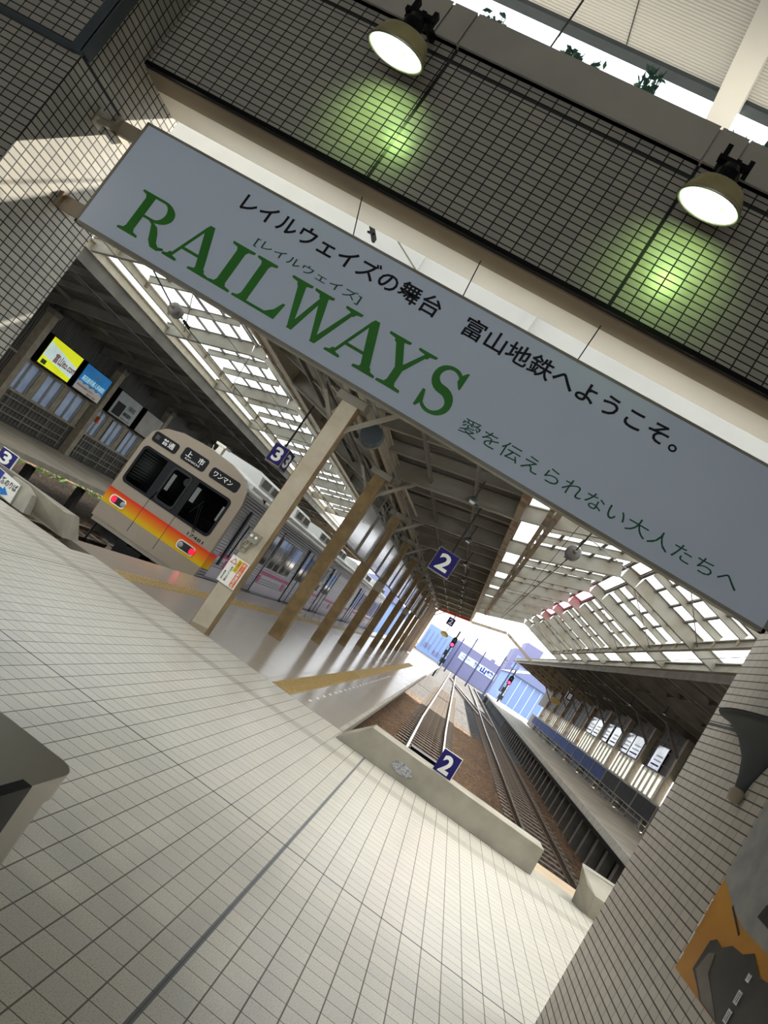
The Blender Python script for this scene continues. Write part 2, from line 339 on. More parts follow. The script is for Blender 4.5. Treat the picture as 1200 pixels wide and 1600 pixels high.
# left pier, right wall, beam
MB().box(-9, -4.056, 3.87, 3.88, 0, 7).build('wall_pier_front', 'pier_tile', **S)
MB().box(-9, -4.056, 3.88, 4.92, 0, 7).build('wall_left', 'side_tile', **S)
MB().box(1.56, 2.6, -3, 4.98, 0, 6.2).build('wall_right', 'right_tile', **S)
MB().box(-4.055, 3, 4.32, 4.84, 3.93, 5.05).build('wall_beam', 'beam_tile', **S)
MB().box(-4.055, 3, 4.30, 4.34, 3.895, 3.929).build('trim_beam_edge', 'black', **S)
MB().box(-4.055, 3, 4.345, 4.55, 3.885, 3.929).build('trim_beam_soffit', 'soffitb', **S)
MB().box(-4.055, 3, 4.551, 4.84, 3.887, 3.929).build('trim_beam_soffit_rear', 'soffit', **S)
MB().box(-9, -4.1, 3.84, 3.869, 3.495, 3.54).box(-4.14, -4.045, 3.835, 3.869, 3.50, 6).box(-4.055, -4.03, 3.835, 3.93, 3.52, 6).build('trim_pier', 'trim', **S)
p = MB()
for a, b in ((-4.055, -2.36), (-2.345, -2.17), (-2.155, -.355), (-.34, -.16), (-.145, 3)): p.box(a, b, 4.27, 4.6, 5.055, 5.33)
p.box(-4.05, 3, 4.29, 5.1, 5.055, 5.25).box(-4.05, 3, 4.29, 4.55, 5.25, 5.325); p.build('wall_planter', 'planter', **S)
MB().box(-9, 9, -7, 4.9, 6.16, 6.3).build('ceiling', 'ceiling', **S)
MB().box(-9, 9, 4.9, 5.0, 6.12, 6.32).build('trim_ceiling_edge', 'trim', **S)
MB().box(-.55, -.36, -6, 7.0, 5.98, 6.159).build('trim_ceiling_beam', 'white', **S)
MB().box(-1.35, -1.345, -6, 4.89, 6.150, 6.159).build('trim_ceiling_seam', 'dark', **S)
MB().box(-9, 9, -7.2, -7, 3.0, 6.3).box(-9, -6.5, -7.2, -7, 0, 3.0).box(6.5, 9, -7.2, -7, 0, 3.0).build('wall_back', 'room', **S)
MB().box(-9.2, -9, -7, 3.87, 0, 6.3).build('wall_far_left', 'room', **S)
MB().box(9, 9.2, -7, 4.98, 0, 6.3).build('wall_far_right', 'room', **S)
MB().box(2.6, 9, 4.8, 4.98, 0, 6.3).build('wall_front_right', 'room', **S)
MB().box(-12.3, 6.2, 7.05, 7.32, 4.42, 5.44).build('wall_gable', 'gable', **S)
MB().box(-12.3, 6.2, 7.03, 7.05, 4.42, 4.5).box(-2.5, -2.46, 7.03, 7.05, 4.5, 5.44).box(-1.2, -1.12, 7.0, 7.05, 4.42, 5.44).build('trim_gable', 'gable', **S)

# ================================================================== HANGING SIGN
SY = 4.38
t = thing('hanging_sign', (-1.25, SY, 2.715), 'long pale hanging sign with big green serif lettering across the platform opening', 'sign')
MB().box(-3.786, 1.372, SY, SY+.06, 2.685, 3.547).build('panel', 'sign_skytint', t)
k = MB(); k.box(-3.80, 1.387, SY-.004, SY+.066, 2.668, 2.690).box(-3.80, 1.387, SY-.004, SY+.066, 3.540, 3.558).box(-3.805, -3.785, SY-.004, SY+.066, 2.668, 3.558).box(1.37, 1.39, SY-.004, SY+.066, 2.668, 3.558)
k.build('frame', 'steel', t)
for zz, yy in ((3.45, 0), (2.76, 0)): MB().box(-4.054, -3.74, SY+.067, SY+.10, zz-.05, zz+.06).box(-4.054, -4.03, SY+.03, SY+.2, zz-.05, zz+.06).build('wall_bracket', 'rust', t)
for zz in (3.45, 2.76): MB().box(1.34, 1.559, SY+.065, SY+.10, zz-.05, zz+.05).build('wall_bracket', 'dsteel', t)
for xx, xt in ((-2.04, -2.2), (-1.18, -1.24), (-.335, -.335)):
    MB().tube([(xt, 4.5, 3.886), (xx, SY+.03, 3.55)], .004, 5).tube([(xx, SY+.03, 3.55), (xx+.07, SY+.1, 3.58)], .003, 5).build('suspension_wire', 'dark', t)
def strokes(mb, polys, x0, sx, z0, sz):
    for i, q in enumerate(polys): mb.prism([(a*sx, b*sz) for a, b in q], (x0, SY-.004-.00025*(i % 9), z0), X, Z, (0, .0035+.00025*(i % 9), 0))
def arc(cx, cy, rx, ry, a0, a1, n=14): return [(cx+rx*math.cos(math.radians(a0+(a1-a0)*i/n)), cy+ry*math.sin(math.radians(a0+(a1-a0)*i/n))) for i in range(n+1)]
def band(o, i): return o+i[::-1]
def serif(x0, x1, s0, s1, top):   # bracketed serif, stem s0..s1
    if top: return [(x0, 1), (x0, .955), (x0+.02, .945), (s0-.03, .925), (s0, .86), (s1, .86), (s1+.03, .925), (x1-.02, .945), (x1, .955), (x1, 1)]
    return [(x0, 0), (x1, 0), (x1, .045), (x1-.02, .055), (s1+.03, .075), (s1, .14), (s0, .14), (s0-.03, .075), (x0+.02, .055), (x0, .045)]
def stem(s0, s1): return [(s0, .1), (s1, .1), (s1, .9), (s0, .9)]
def diag(xb, xt, wd): return [(xb-wd/2, 0.02), (xb+wd/2, 0.02), (xt+wd/2, .98), (xt-wd/2, .98)]
# letter shapes on a unit height box, widths in units of the cap height
L = {}
L['R'] = [serif(0, .44, .13, .30, False), stem(.13, .30), [(0, 1), (0, .955), (.09, .93), (.13, .86), (.30, .86), (.30, .945), (.5, .945), (.5, 1)],
          band(arc(.5, .735, .33, .265, 90, -90), arc(.5, .735, .155, .21, 90, -90)), [(.3, .47), (.5, .47), (.5, .525), (.3, .525)],
          [(.48, .5), (.66, .42), (.74, .3), (.82, .12), (.90, .06), (1.0, .09), (1.02, .05), (.9, -.02), (.76, -.01), (.66, .1), (.58, .3), (.53, .42), (.42, .48)]]
L['A'] = [serif(0, .32, .12, .18, False), serif(.6, 1.06, .74, .92, False), diag(.15, .5, .06), [(.75, .05), (.93, .05), (.60, 1.03), (.50, 1.03), (.45, .92)], [(.24, .30), (.74, .30), (.72, .36), (.26, .36)]]
L['I'] = [serif(0, .46, .145, .315, False), serif(0, .46, .145, .315, True), stem(.145, .315)]
L['L'] = [serif(0, .46, .145, .315, True), stem(.145, .315), [(0, 0), (.98, 0), (1.02, .38), (.97, .38), (.88, .18), (.74, .06), (.32, .055), (.32, .14), (.145, .14), (.1, .065), (0, .045)]]
L['W'] = [serif(-.04, .44, .14, .30, True), serif(.50, .94, .66, .82, True), serif(1.22, 1.6, 1.38, 1.45, True), [(.13, .95), (.31, .95), (.56, .0), (.46, 0)], [(.44, 0), (.56, 0), (.78, .9), (.71, .92)], [(.65, .95), (.83, .95), (1.10, 0), (1.0, 0)], [(.98, 0), (1.10, 0), (1.46, .96), (1.38, .96)]]
L['Y'] = [serif(-.02, .46, .16, .30, True), serif(.64, 1.04, .82, .88, True), serif(.26, .78, .44, .61, False), [(.14, .95), (.32, .95), (.61, .42), (.61, .1), (.44, .1), (.44, .42)], [(.50, .44), (.60, .40), (.90, .96), (.82, .96)]]
sp_ = arc(.37, .735, .27, .235, 20, 270, 16)+arc(.37, .25, .30, .25, 90, -160, 16)
sw = [.03, .035, .04, .04, .035, .035, .04, .05, .06, .07, .075, .08, .085, .09, .09, .09, .09]+[.09, .09, .09, .09, .085, .08, .075, .07, .06, .05, .04, .035, .035, .035, .035, .03, .03]
sl_, sr_ = [], []
for i, q in enumerate(sp_):
    a = Vector(sp_[max(0, i-1)]); b = Vector(sp_[min(len(sp_)-1, i+1)]); d = (b-a).normalized(); nn = Vector((-d.y, d.x))
    sl_.append(tuple(Vector(q)+nn*sw[i])); sr_.append(tuple(Vector(q)-nn*sw[i]))
L['S'] = [[sl_[i], sl_[i+1], sr_[i+1], sr_[i]] for i in range(len(sp_)-1)]+[[(.56, .78), (.66, .66), (.70, .66), (.70, 1.02), (.66, 1.02), (.56, .90)], [(.02, .34), (.02, -.03), (.07, -.03), (.16, .12), (.08, .34)]]
for ch, x0, x1, wu in (('R', -3.504, -3.105, 1.02), ('A', -3.105, -2.716, 1.06), ('I', -2.716, -2.531, 0.46), ('L', -2.506, -2.151, 1.0), ('W', -2.205, -1.655, 1.6), ('A', -1.752, -1.363, 1.06), ('Y', -1.436, -1.080, 1.05), ('S', -1.061, -0.845, 0.72)):
    g = MB(); strokes(g, L[ch], x0, (x1-x0)/wu, 2.785, .331); g.build('serif_letter', 'green', t)
text('headline_lettering', 'レイルウェイズの舞台　富山地鉄へようこそ。', (-2.837, SY, 3.328), X, Z, 3.295, .141, 'ink', t, .012)
text('small_lettering', '[レイルウェイズ]', (-2.584, SY, 3.152), X, Z, .852, .076, 'tgreen', t)
text('subtitle', '愛を伝えられない大人たちへ', (-0.725, SY, 2.778), X, Z, 1.869, .102, 'tgreen', t, -.004)
MB().tube([(-4.054, 4.28, 3.36), (-3.93, 4.28, 3.36)], .03, 10).box(-4.055, -4.04, 4.23, 4.33, 3.3, 3.42).build('wall_socket_stub', 'stainless', label='short grey metal stub on the sunlit tiles left of the long sign', cat='wall fitting')

# ================================================================== FLOODLIGHTS
def flood(x0, x1, label, spread):
    cx = (x0+x1)/2; rx = (x1-x0)/2*.88; o = Vector((cx, 4.0, 4.60))
    t = thing('floodlight', (cx, 4.25, 4.9), label, 'lamp', 'floodlights on the tiled beam')
    ax = Vector((0, .08, -1)).normalized()
    up = -ax; q = .78
    def dr(pr): return [(a*q, b*.72) for a, b in pr]
    # oval hood: narrow at the neck, wide at the lens rim
    MB().lathe(dr([(.05, .19), (.12, .185), (.155, .165), (.175, .10), (.19, .04), (.2, 0), (.19, 0), (.175, .05)]), o, up, 28, sx=rx/.2/q, ref=X).build('hood', 'olive', t, True)
    MB().lathe(dr([(.2, .0), (.205, -.012), (.195, -.02), (.186, -.012), (.19, 0)]), o, up, 28, sx=rx/.2/q, ref=X).build('rim', 'stainless', t, True)
    MB().lathe(dr([(.186, -.004), (.15, -.03), (.08, -.045), (.001, -.05)]), o, up, 28, sx=rx/.2/q, ref=X).build('lens', 'lens', t, True)
    b = MB().lathe([(.001, .26), (.055, .26), (.07, .22), (.07, .13), (.05, .11)], o, up, 16)
    b.bar(o+up*.27+X*.1, o+up*.27-X*.1, .05, .03, up); b.bar(o+up*.3, Vector((cx, 4.27, 5.0)), .05, .03, X)
    b.box(cx-.09, cx-.06, 3.98, 4.03, 4.84, 5.0).box(cx+.07, cx+.10, 3.98, 4.03, 4.86, 4.96)
    b.build('bracket', 'black', t)
    la = bpy.data.lights.new('flood_lamp', 'SPOT'); la.energy = 10; la.color = (.56, 1, .26); la.spot_size = spread; la.spot_blend = 1; la.shadow_soft_size = .08
    lo = bpy.data.objects.new('flood_lamp', la); col.objects.link(lo); lo.parent = t; lo.location = o+ax*.07+Vector((0, -.13, 0))-OFF[t.name]
    lo.rotation_euler = (-(Vector((0, .93, -.38)))).to_track_quat('Z', 'Y').to_euler()
flood(-2.58, -2.10, 'dimmer greenish floodlight with olive hood above the letter L of the sign', 1.6)
flood(-.37, .07, 'brighter floodlight with olive hood near the post on the right of the beam', 1.75)

# ================================================================== PLANTER PLANTS, RODS
for i, (px, hh, lb) in enumerate(((-2.41, .05, 'low leafy tuft at the left end of the planter top'), (-2.1, .12, 'small upright plant over the left planter seams'), (-1.5, .17, 'teal-leaved plant left of the pair at the planter middle'), (-1.37, .13, 'bushy plant right of the pair at the planter middle'),
                      (-.92, .28, 'tallest planter plant with purple leaves between rod and post'), (-.2, .07, 'trailing greenery right of the white ceiling post'), (-.04, .09, 'leafy greenery at the far right of the planter'))):
    t = thing('planter_plant', (px, 4.4, 5.25), lb, 'plant', 'plants along the planter'); st = MB(); lf = MB()
    for j in range(9 if hh > .1 else 6):
        bx = px+random.uniform(-.07, .07)*(1+hh); tip = (bx+random.uniform(-.05, .05), 4.36+random.uniform(-.04, .05), 5.33+hh*random.uniform(.5, 1)); st.tube([(bx, 4.4, 5.24), ((bx+tip[0])/2, 4.38, 5.3+hh*.3), tip], .003, 4)
        for q in range(7):
            f = random.uniform(.3, 1); c = Vector((bx, 4.4, 5.27)).lerp(Vector(tip), f)+Vector((random.uniform(-.03, .03), random.uniform(-.03, .03), random.uniform(-.01, .02)))
            a = Vector((random.uniform(-1, 1), random.uniform(-1, 1), random.uniform(-.6, 1))).normalized()*.03; b = a.cross(Vector((random.random(), random.random(), 1))).normalized()*.016
            lf.add([c-a, c+b, c+a*1.1, c-b], [(0, 1, 2, 3)])
    st.build('stem', 'leaf', t); lf.build('leaves', 'leaf', t)
MB().tube([(-1.705, 4.55, 5.25), (-1.705, 4.55, 6.16)], .008, 6).build('ceiling_rod', 'dark', label='thin dark rod between planter and corrugated ceiling', cat='rod')

# ================================================================== CURBS AND PLATES
def curb(prof, x0, x1, y0, y1, h, top, name, label):
    """flat-topped concrete stop with a sloping left end"""
    pass
t = thing('concrete_curb', (.7, 9.3, 0), 'long low concrete curb with white top at the end of the middle tracks', 'curb')
MB().add([(-.69, 9.12, 0), (2.03, 9.12, 0), (2.03, 9.85, 0), (-.69, 9.75, 0), (-.37, 9.15, .34), (2.03, 9.15, .31), (2.03, 9.55, .31), (-.37, 9.55, .34)],
         [(0, 3, 2, 1), (4, 5, 6, 7), (0, 1, 5, 4), (1, 2, 6, 5), (2, 3, 7, 6), (3, 0, 4, 7)]).build('body', 'curb', t)
MB().prism([(.16*math.cos(a)*random.uniform(.7, 1.1), .07*math.sin(a)*random.uniform(.7, 1.1)) for a in [i*.2618 for i in range(24)]], (.18, 9.128, .14), X, (0, .085, 1), (0, -.004, 0)).build('paint_scuff', 'scuff', t, label='grey scuffed paint patch')
MB().add([(2.63, 9.42, -.02), (2.76, 9.08, -.02), (3.6, 9.08, -.02), (3.6, 9.7, -.02), (2.60, 9.42, .20), (2.55, 9.42, .375), (2.63, 9.2, .27), (2.72, 9.06, .235), (3.6, 9.06, .235), (2.88, 9.42, .39), (3.6, 9.42, .39), (3.6, 9.7, .39), (2.6, 9.7, .375)],
         [(0, 1, 7, 6, 5, 4), (1, 2, 8, 7), (6, 7, 8, 10, 9, 5), (5, 9, 10, 11, 12), (0, 4, 5, 12, 3), (3, 12, 11), (0, 3, 2, 1), (2, 3, 11, 10, 8)]).build('concrete_curb', 'curb', label='short pointed concrete curb against the right tiled wall', cat='curb')
MB().add([(-9.5, 9.25, 0), (-5.35, 9.45, 0), (-5.35, 9.9, 0), (-9.5, 9.9, 0), (-9.5, 9.3, .33), (-6.1, 9.32, .36), (-5.5, 9.38, .31), (-5.5, 9.8, .31), (-9.5, 9.8, .33)],
         [(0, 1, 6, 5, 4), (4, 5, 6, 7, 8), (1, 2, 7, 6), (2, 3, 8, 7), (0, 4, 8, 3), (0, 3, 2, 1)]).build('concrete_curb', 'curb', label='concrete curb with arrow sign at the end of the left tracks', cat='curb')
MB().add([(-6.35, 9.24, 0), (-5.9, 9.24, 0), (-5.95, 9.24, .27), (-6.1, 9.24, .34), (-6.35, 9.24, .34), (-6.35, 9.36, 0), (-5.9, 9.40, 0), (-5.95, 9.39, .27), (-6.1, 9.39, .34), (-6.35, 9.38, .34)],
         [(0, 1, 2, 3, 4), (9, 8, 7, 6, 5), (0, 5, 6, 1), (1, 6, 7, 2), (2, 7, 8, 3), (3, 8, 9, 4), (4, 9, 5, 0)]).build('concrete_block', 'concrete', label='darker concrete infill block beside the arrow sign', cat='block')
def plate(n, x0, x1, y, z0, z1, label):
    t = thing('number_plate', ((x0+x1)/2, y, z0), label, 'sign', 'blue track number plates')
    MB().box(x0, x1, y, y+.03, z0, z1).build('plate', 'navy', t)
    MB().box(x0, x1+.006, y+.002, y+.028, z1, z1+.008).box(x1, x1+.008, y+.002, y+.028, z0, z1).build('edge', 'platew', t)
    d = (x1-x0); text('number', n, (x0+d*.2, y, z0+d*.12), X, Z, d*.56, (z1-z0)*.76, 'platew', t, .035)
plate('2', .49, .735, 9.3, .315, .61, 'square blue plate numbered 2 on the long middle curb')
plate('3', -6.86, -6.575, 9.4, .33, .565, 'square blue plate numbered 3 on the left curb')
t = thing('direction_sign', (-6.4, 9.22, 0), 'white sign with blue arrow leaning on the left curb', 'sign')
MB().prism([(-.55, .28), (.24, .21), (.27, -.07), (-.55, -.0)][::-1], (-6.4, 9.205, .0+.08), X, Z, (0, .02, 0)).build('board', 'platew', t)
MB().prism([(-.55, .275), (-.06, .232), (-.06, .09), (-.55, .12)], (-6.4, 9.203, .08), X, Z, (0, -.002, 0)).build('blue_panel', 'signblue', t)
text('lettering', '番のりば', (-6.44, 9.203, .165), X, (-.1, 0, 1), .28, .1, 'ink', t, .01)
text('number', '3', (-6.72, 9.2, .2), X, Z, .1, .12, 'platew', t, .02)
MB().prism([(-.45, .065), (.06, .035), (.06, .075), (.17, .0), (.06, -.055), (.06, -.02), (-.45, .01)], (-6.4, 9.203, .085), X, Z, (0, -.002, 0)).build('arrow', 'bluearrow', t)
t = thing('plank_crossing', (2.6, 10.3, -.12), 'pale wooden plank deck between the two right curbs', 'planks')
MB().box(2.03, 3.4, 9.75, 10.75, -.2, -.1).build('deck', 'wood', t)
MB().box(2.03, 3.4, 9.12, 9.7, -.25, -.02).build('sill', 'concrete', t)

# ================================================================== GATE MACHINE, RIGHT WALL FITTINGS
t = thing('ticket_gate', (-.9, 1.1, 0), 'stainless ticket gate end with black flap at the bottom left', 'ticket gate')
top = [(-.522, .2), (-.522, 1.295), (-.502, 1.295), (-.502, 1.41)]+arc(-.542, 1.41, .04, .05, 0, 90, 6)[1:]+[(-1.4, 1.46), (-1.4, .2)]
MB().prism([(a-(.006 if a > -.515 else 0), b-(.006 if b > 1.4 else 0)) for a, b in top], (0, 0, 0), X, Y, (0, 0, .94)).build('body', 'stainless', t)
MB().prism(top, (0, 0, .945), X, Y, (0, 0, .055)).build('top_plate', 'stainless', t)
MB().prism([(a-.012 if a > -.515 else a, b-.012 if b > 1.4 else b) for a, b in top], (0, 0, .93), X, Y, (0, 0, .02)).build('groove', 'dark', t)
MB().box(-.521, -.499, .2, 1.293, .1, 1.002).build('reader_flap', 'black', t)
t = thing('wall_planter_bowl', (1.56, 4.1, 1.82), 'dark grey half-bowl fixture mounted on the right tiled wall', 'wall fixture')
MB().lathe([(.001, 0), (.06, .0), (.09, .08), (.15, .17), (.28, .26), (.46, .33), (.62, .36), (.56, .36), (.3, .29)], (1.56, 4.06, 1.82), Z, 24, math.pi/2, 3*math.pi/2, ref=X, sx=.32).prism([(.6*math.cos(a)*.32, .6*math.sin(a)) for a in [math.pi/2+math.pi*i/16 for i in range(17)]], (1.56, 4.06, 2.17), X, Y, (0, 0, .012)).build('bowl', 'bowl', t, True)
MB().lathe([(.001, -.06), (.03, -.05), (.04, 0), (.02, .02)], (1.53, 4.0, 1.81), Z, 10).build('knob', 'rust', t, True)
t = thing('wall_poster', (1.555, 2.7, .99), 'dark poster of a rocky peak under an orange sky on the right wall', 'poster')
PX = 1.556
def yz(q, m, n, d): MB().prism(q, (PX-d, 0, 0), (0, -1, 0), (0, 0, 1), (-.0015, 0, 0)).build(n, m, t)
MB().box(PX-.003, PX+.003, 1.2, 3.72, .985, 1.93).build('sheet', 'poster_sky', t)
yz([(-3.72, 1.44), (-3.60, 1.395), (-3.48, 1.352), (-3.36, 1.325), (-3.11, 1.318), (-2.5, 1.34), (-1.25, 1.4), (-1.25, 1.92), (-3.72, 1.92)], 'poster_pale', 'pale_photo', .004)
yz([(-3.56, 1.05), (-3.545, 1.19), (-3.50, 1.215), (-3.43, 1.205), (-3.36, 1.245), (-3.26, 1.25), (-3.19, 1.285), (-3.08, 1.235), (-2.9, 1.26), (-2.5, 1.2), (-2.2, 1.1), (-2.2, .99), (-3.38, .99), (-3.46, 1.02)], 'poster_rock', 'mountain', .006)
yz([(-3.53, 1.06), (-3.50, 1.15), (-3.45, 1.17), (-3.42, 1.09), (-3.25, 1.02), (-3.2, .995), (-3.36, .995)], 'poster_fog', 'rock_face', .008)
text('lettering', 'E 日日M', (PX-.008, 3.70, 1.03), (0, 0, 1), (0, 1, 0), .30, .012, 'platew', t)
text('lettering', '日日 E', (PX-.010, 3.12, 1.02), (0, 0, 1), (0, 1, 0), .20, .03, 'platew', t)
yz([(-3.30, 1.40), (-3.12, 1.385), (-3.10, 1.45), (-3.2, 1.49), (-3.28, 1.46)], 'poster_rock', 'cart_picture', .006)
yz([(-3.52, 1.36), (-3.36, 1.29), (-3.36, 1.30), (-3.52, 1.37)], 'dark', 'caption', .006)

# ================================================================== RAILS AND SLEEPERS
def rail(pts, label):
    t = thing('steel_rail', pts[0], label, 'rail', 'steel rails of the station tracks'); a = MB(); b = MB()
    for p, q in zip(pts, pts[1:]):
        a.bar((p[0], p[1], -1.08), (q[0], q[1], -1.08), .065, .03); b.bar((p[0], p[1], -1.2), (q[0], q[1], -1.2), .02, .12).bar((p[0], p[1], -1.215), (q[0], q[1], -1.215), .12, .02)
    a.build('rail_head', 'rail', t); b.build('rail_web', 'railside', t, label='rusty rail web')
rail([(.2, 9.8, 0), (.2, 30, 0), (.42, 60, 0), (.85, 130, 0)], 'left rail of the track behind the plate numbered 2')
rail([(1.27, 9.8, 0), (1.27, 30, 0), (1.46, 60, 0), (1.9, 130, 0)], 'right rail of the track behind the plate numbered 2')
rail([(3.69, 10.8, 0), (3.75, 25, 0), (3.85, 45, 0), (4.3, 80, 0), (4.6, 130, 0)], 'left rail of the track along the right platform')
rail([(4.76, 10.8, 0), (4.85, 25, 0), (4.95, 45, 0), (5.35, 80, 0), (5.65, 130, 0)], 'right rail of the track along the right platform')
rail([(3.8, 58, 0), (1.5, 88, 0)], 'left rail of the far crossover between the two tracks')
rail([(4.9, 54, 0), (2.4, 84, 0), (.95, 100, 0)], 'right rail of the far crossover between the two tracks')
rail([(-10.55, 10, 0), (-10.55, 60, 0)], 'outer rail beside the left platform')
rail([(-9.48, 10, 0), (-9.48, 60, 0)], 'inner rail of the track beside the left platform')
rail([(-7.68, 10, 0), (-7.68, 60, 0)], 'left rail under the train')
rail([(-6.61, 10, 0), (-6.61, 60, 0)], 'right rail under the train')
s0 = MB().box(-.95, .95, -.1, .1, -1.29, -1.212).build('track_sleeper', 'sleeper', label='weathered sleeper under the rails behind plate 2', cat='sleeper', group='sleepers of the middle track')
s0.location = (.735, 9.9, 0)
for i in range(1, 86):
    c = s0.copy(); col.objects.link(c); yy = 9.9+i*.62; c.location = (.735+max(0, yy-30)*.0075, yy, 0)
for i in range(86):
    c = s0.copy(); col.objects.link(c); yy = 10.9+i*.62; c.location = (4.23+yy*.004, yy, 0); c['label'] = 'weathered sleeper of the track along the right platform'; c['group'] = 'sleepers of the right track'
for i in range(12):
    c = s0.copy(); col.objects.link(c); c.location = (-10.0, 13+i*.75, 0); c['label'] = 'weathered sleeper of the track along the left platform'; c['group'] = 'sleepers of the left track'
for i, (px, py, lb) in enumerate(((.72, 13.4, 'nearest black track box between the middle rails'), (.72, 21, 'second black track box between the middle rails'), (4.3, 16, 'black track box between the right rails'))):
    MB().box(px-.42, px+.42, py-.14, py+.14, -1.2, -1.08).build('track_box', 'black', label=lb, cat='track box', group='boxes between rails')

# ================================================================== ISLAND PLATFORM: tactile strips, columns, canopy
for n, (a, b, lb) in enumerate(((-1.83, -1.53, 'yellow tactile strip along the middle track edge'), (-4.60, -4.30, 'worn yellow tactile strip along the train side edge'))):
    t = thing('tactile_strip', ((a+b)/2, 9.9, 0), lb, 'tactile strip'); MB().box(a, b, 9.75, 70, 0, .006).build('paving', 'yellow', t)
    st = MB()
    for i in range(46):
        for j in range(5): st.box(a+.03+j*.055, a+.055+j*.055, 9.85+i*.16, 9.9+i*.16, .006, .012)
    st.build('studs', 'yellow', t, kind='stuff')
ln = MB()
for i in range(24): ln.box(-1.36, -1.32, 10.2+i*.55, 10.35+i*.55, 0, .003)
ln.build('edge_dashes', 'platew', label='row of short white dashes beside the yellow strip', cat='floor marking')
MB().box(-.76, -.70, 9.72, 72, 0, .004).build('trim_edge', 'curb', **S)
cy = [9.8+4.25*i for i in range(12)]
for i, yy in enumerate(cy):
    first = i == 0
    t = thing('platform_column', (-3.09, yy, 0), ('cream steel column with warning notice, nearest of the row' if first else f'{ORD[i]} steel column from the front, {"brown painted" if i < 9 else "beige and red"}, island platform row'), 'column', 'columns down the island platform')
    w_, m_ = (.125, 'cream') if first else (.12, 'brown')
    if i >= 9: m_ = 'beige'
    MB().box(-3.09-w_, -3.09+w_, yy-.1, yy+.1, 0, 3.74).build('shaft', m_, t)
    MB().box(-3.09+w_, -3.09+w_+.008, yy-.1, yy+.1, 0, 3.74).box(-3.09-w_-.008, -3.09-w_, yy-.1, yy+.1, 0, 3.74).build('side_plate', 'brown' if i < 9 else 'red', t)
    MB().box(-3.32, -2.86, yy-.14, yy+.14, 3.74, 3.86).build('head_plate', 'steel', t)
    if i in (3, 6): MB().box(-3.23, -2.95, yy-.12, yy+.12, 1.95, 2.25).build('sleeve', 'beige', t)
    if first:
        MB().add([(-3.215, yy-.11, 0), (-2.965, yy-.11, 0), (-2.965, yy-.11, .09), (-3.215, yy-.11, .05), (-3.215, yy-.1, 0), (-2.965, yy-.1, 0), (-2.965, yy-.1, .09), (-3.215, yy-.1, .05)], [(0, 1, 2, 3), (3, 2, 6, 7), (1, 5, 6, 2), (0, 3, 7, 4)]).build('rusty_foot', 'rust', t, label='rusted foot of column')
        MB().tube([(-3.2, yy-.115, 1.36), (-3.26, yy-.12, 1.3), (-3.24, yy-.12, 1.2), (-3.14, yy-.12, 1.2), (-3.1, yy-.12, 1.37)], .016, 6).tube([(-3.18, yy-.115, 1.34), (-3.22, yy-.12, 1.26), (-3.15, yy-.12, 1.25), (-3.13, yy-.12, 1.37)], .013, 6).tube([(-3.235, yy, 1.3), (-3.235, yy, 3.7)], .018, 6).build('conduit', 'beige', t)
t = thing('switch_box', (-3.12, 9.68, 1.37), 'small grey two-lamp switch box on the cream column', 'switch box')
MB().box(-3.2, -3.05, 9.62, 9.7, 1.37, 1.515).build('case', 'steel', t)
for xx in (-3.165, -3.09): MB().lathe([(.001, .0), (.02, 0), (.022, .01), (.02, .02)], (xx, 9.60, 1.455), Y, 10).build('socket', 'platew', t)
t = thing('warning_sign', (-3.11, 9.68, .7), 'white red and yellow warning notice fixed low on the cream column', 'sign')
MB().box(-3.245, -2.97, 9.66, 9.68, .70, 1.105).build('board', 'platew', t)
MB().box(-3.055, -2.985, 9.656, 9.66, .715, 1.09).build('red_panel', 'orange', t)
MB().box(-3.125, -3.065, 9.656, 9.66, .91, 1.09).build('yellow_panel', 'lime', t)
text('lettering', 'ホ\n｜\nム\n転\n落\n防\n止', (-3.043, 9.654, .725), X, Z, .046, .355, 'platew', t, .02)
text('lettering', '危\n険\nで\nす', (-3.112, 9.654, .925), X, Z, .034, .15, 'red', t)
text('lettering', '足\n元\nに\nご\n注\n意', (-3.165, 9.657, .74), X, Z, .03, .22, 'ink', t)
text('lettering', '階\n段\n注\n意', (-3.215, 9.657, .74), X, Z, .02, .13, 'ink', t)
MB().prism([(-.05, 0), (.05, 0), (0, .08)], (-3.175, 9.657, 1.0), X, Z, (0, -.001, 0)).build('warning_triangle', 'red', t)
MB().prism([(-.033, .01), (.033, .01), (0, .062)], (-3.175, 9.6555, 1.0), X, Z, (0, -.001, 0)).build('triangle_fill', 'platew', t)

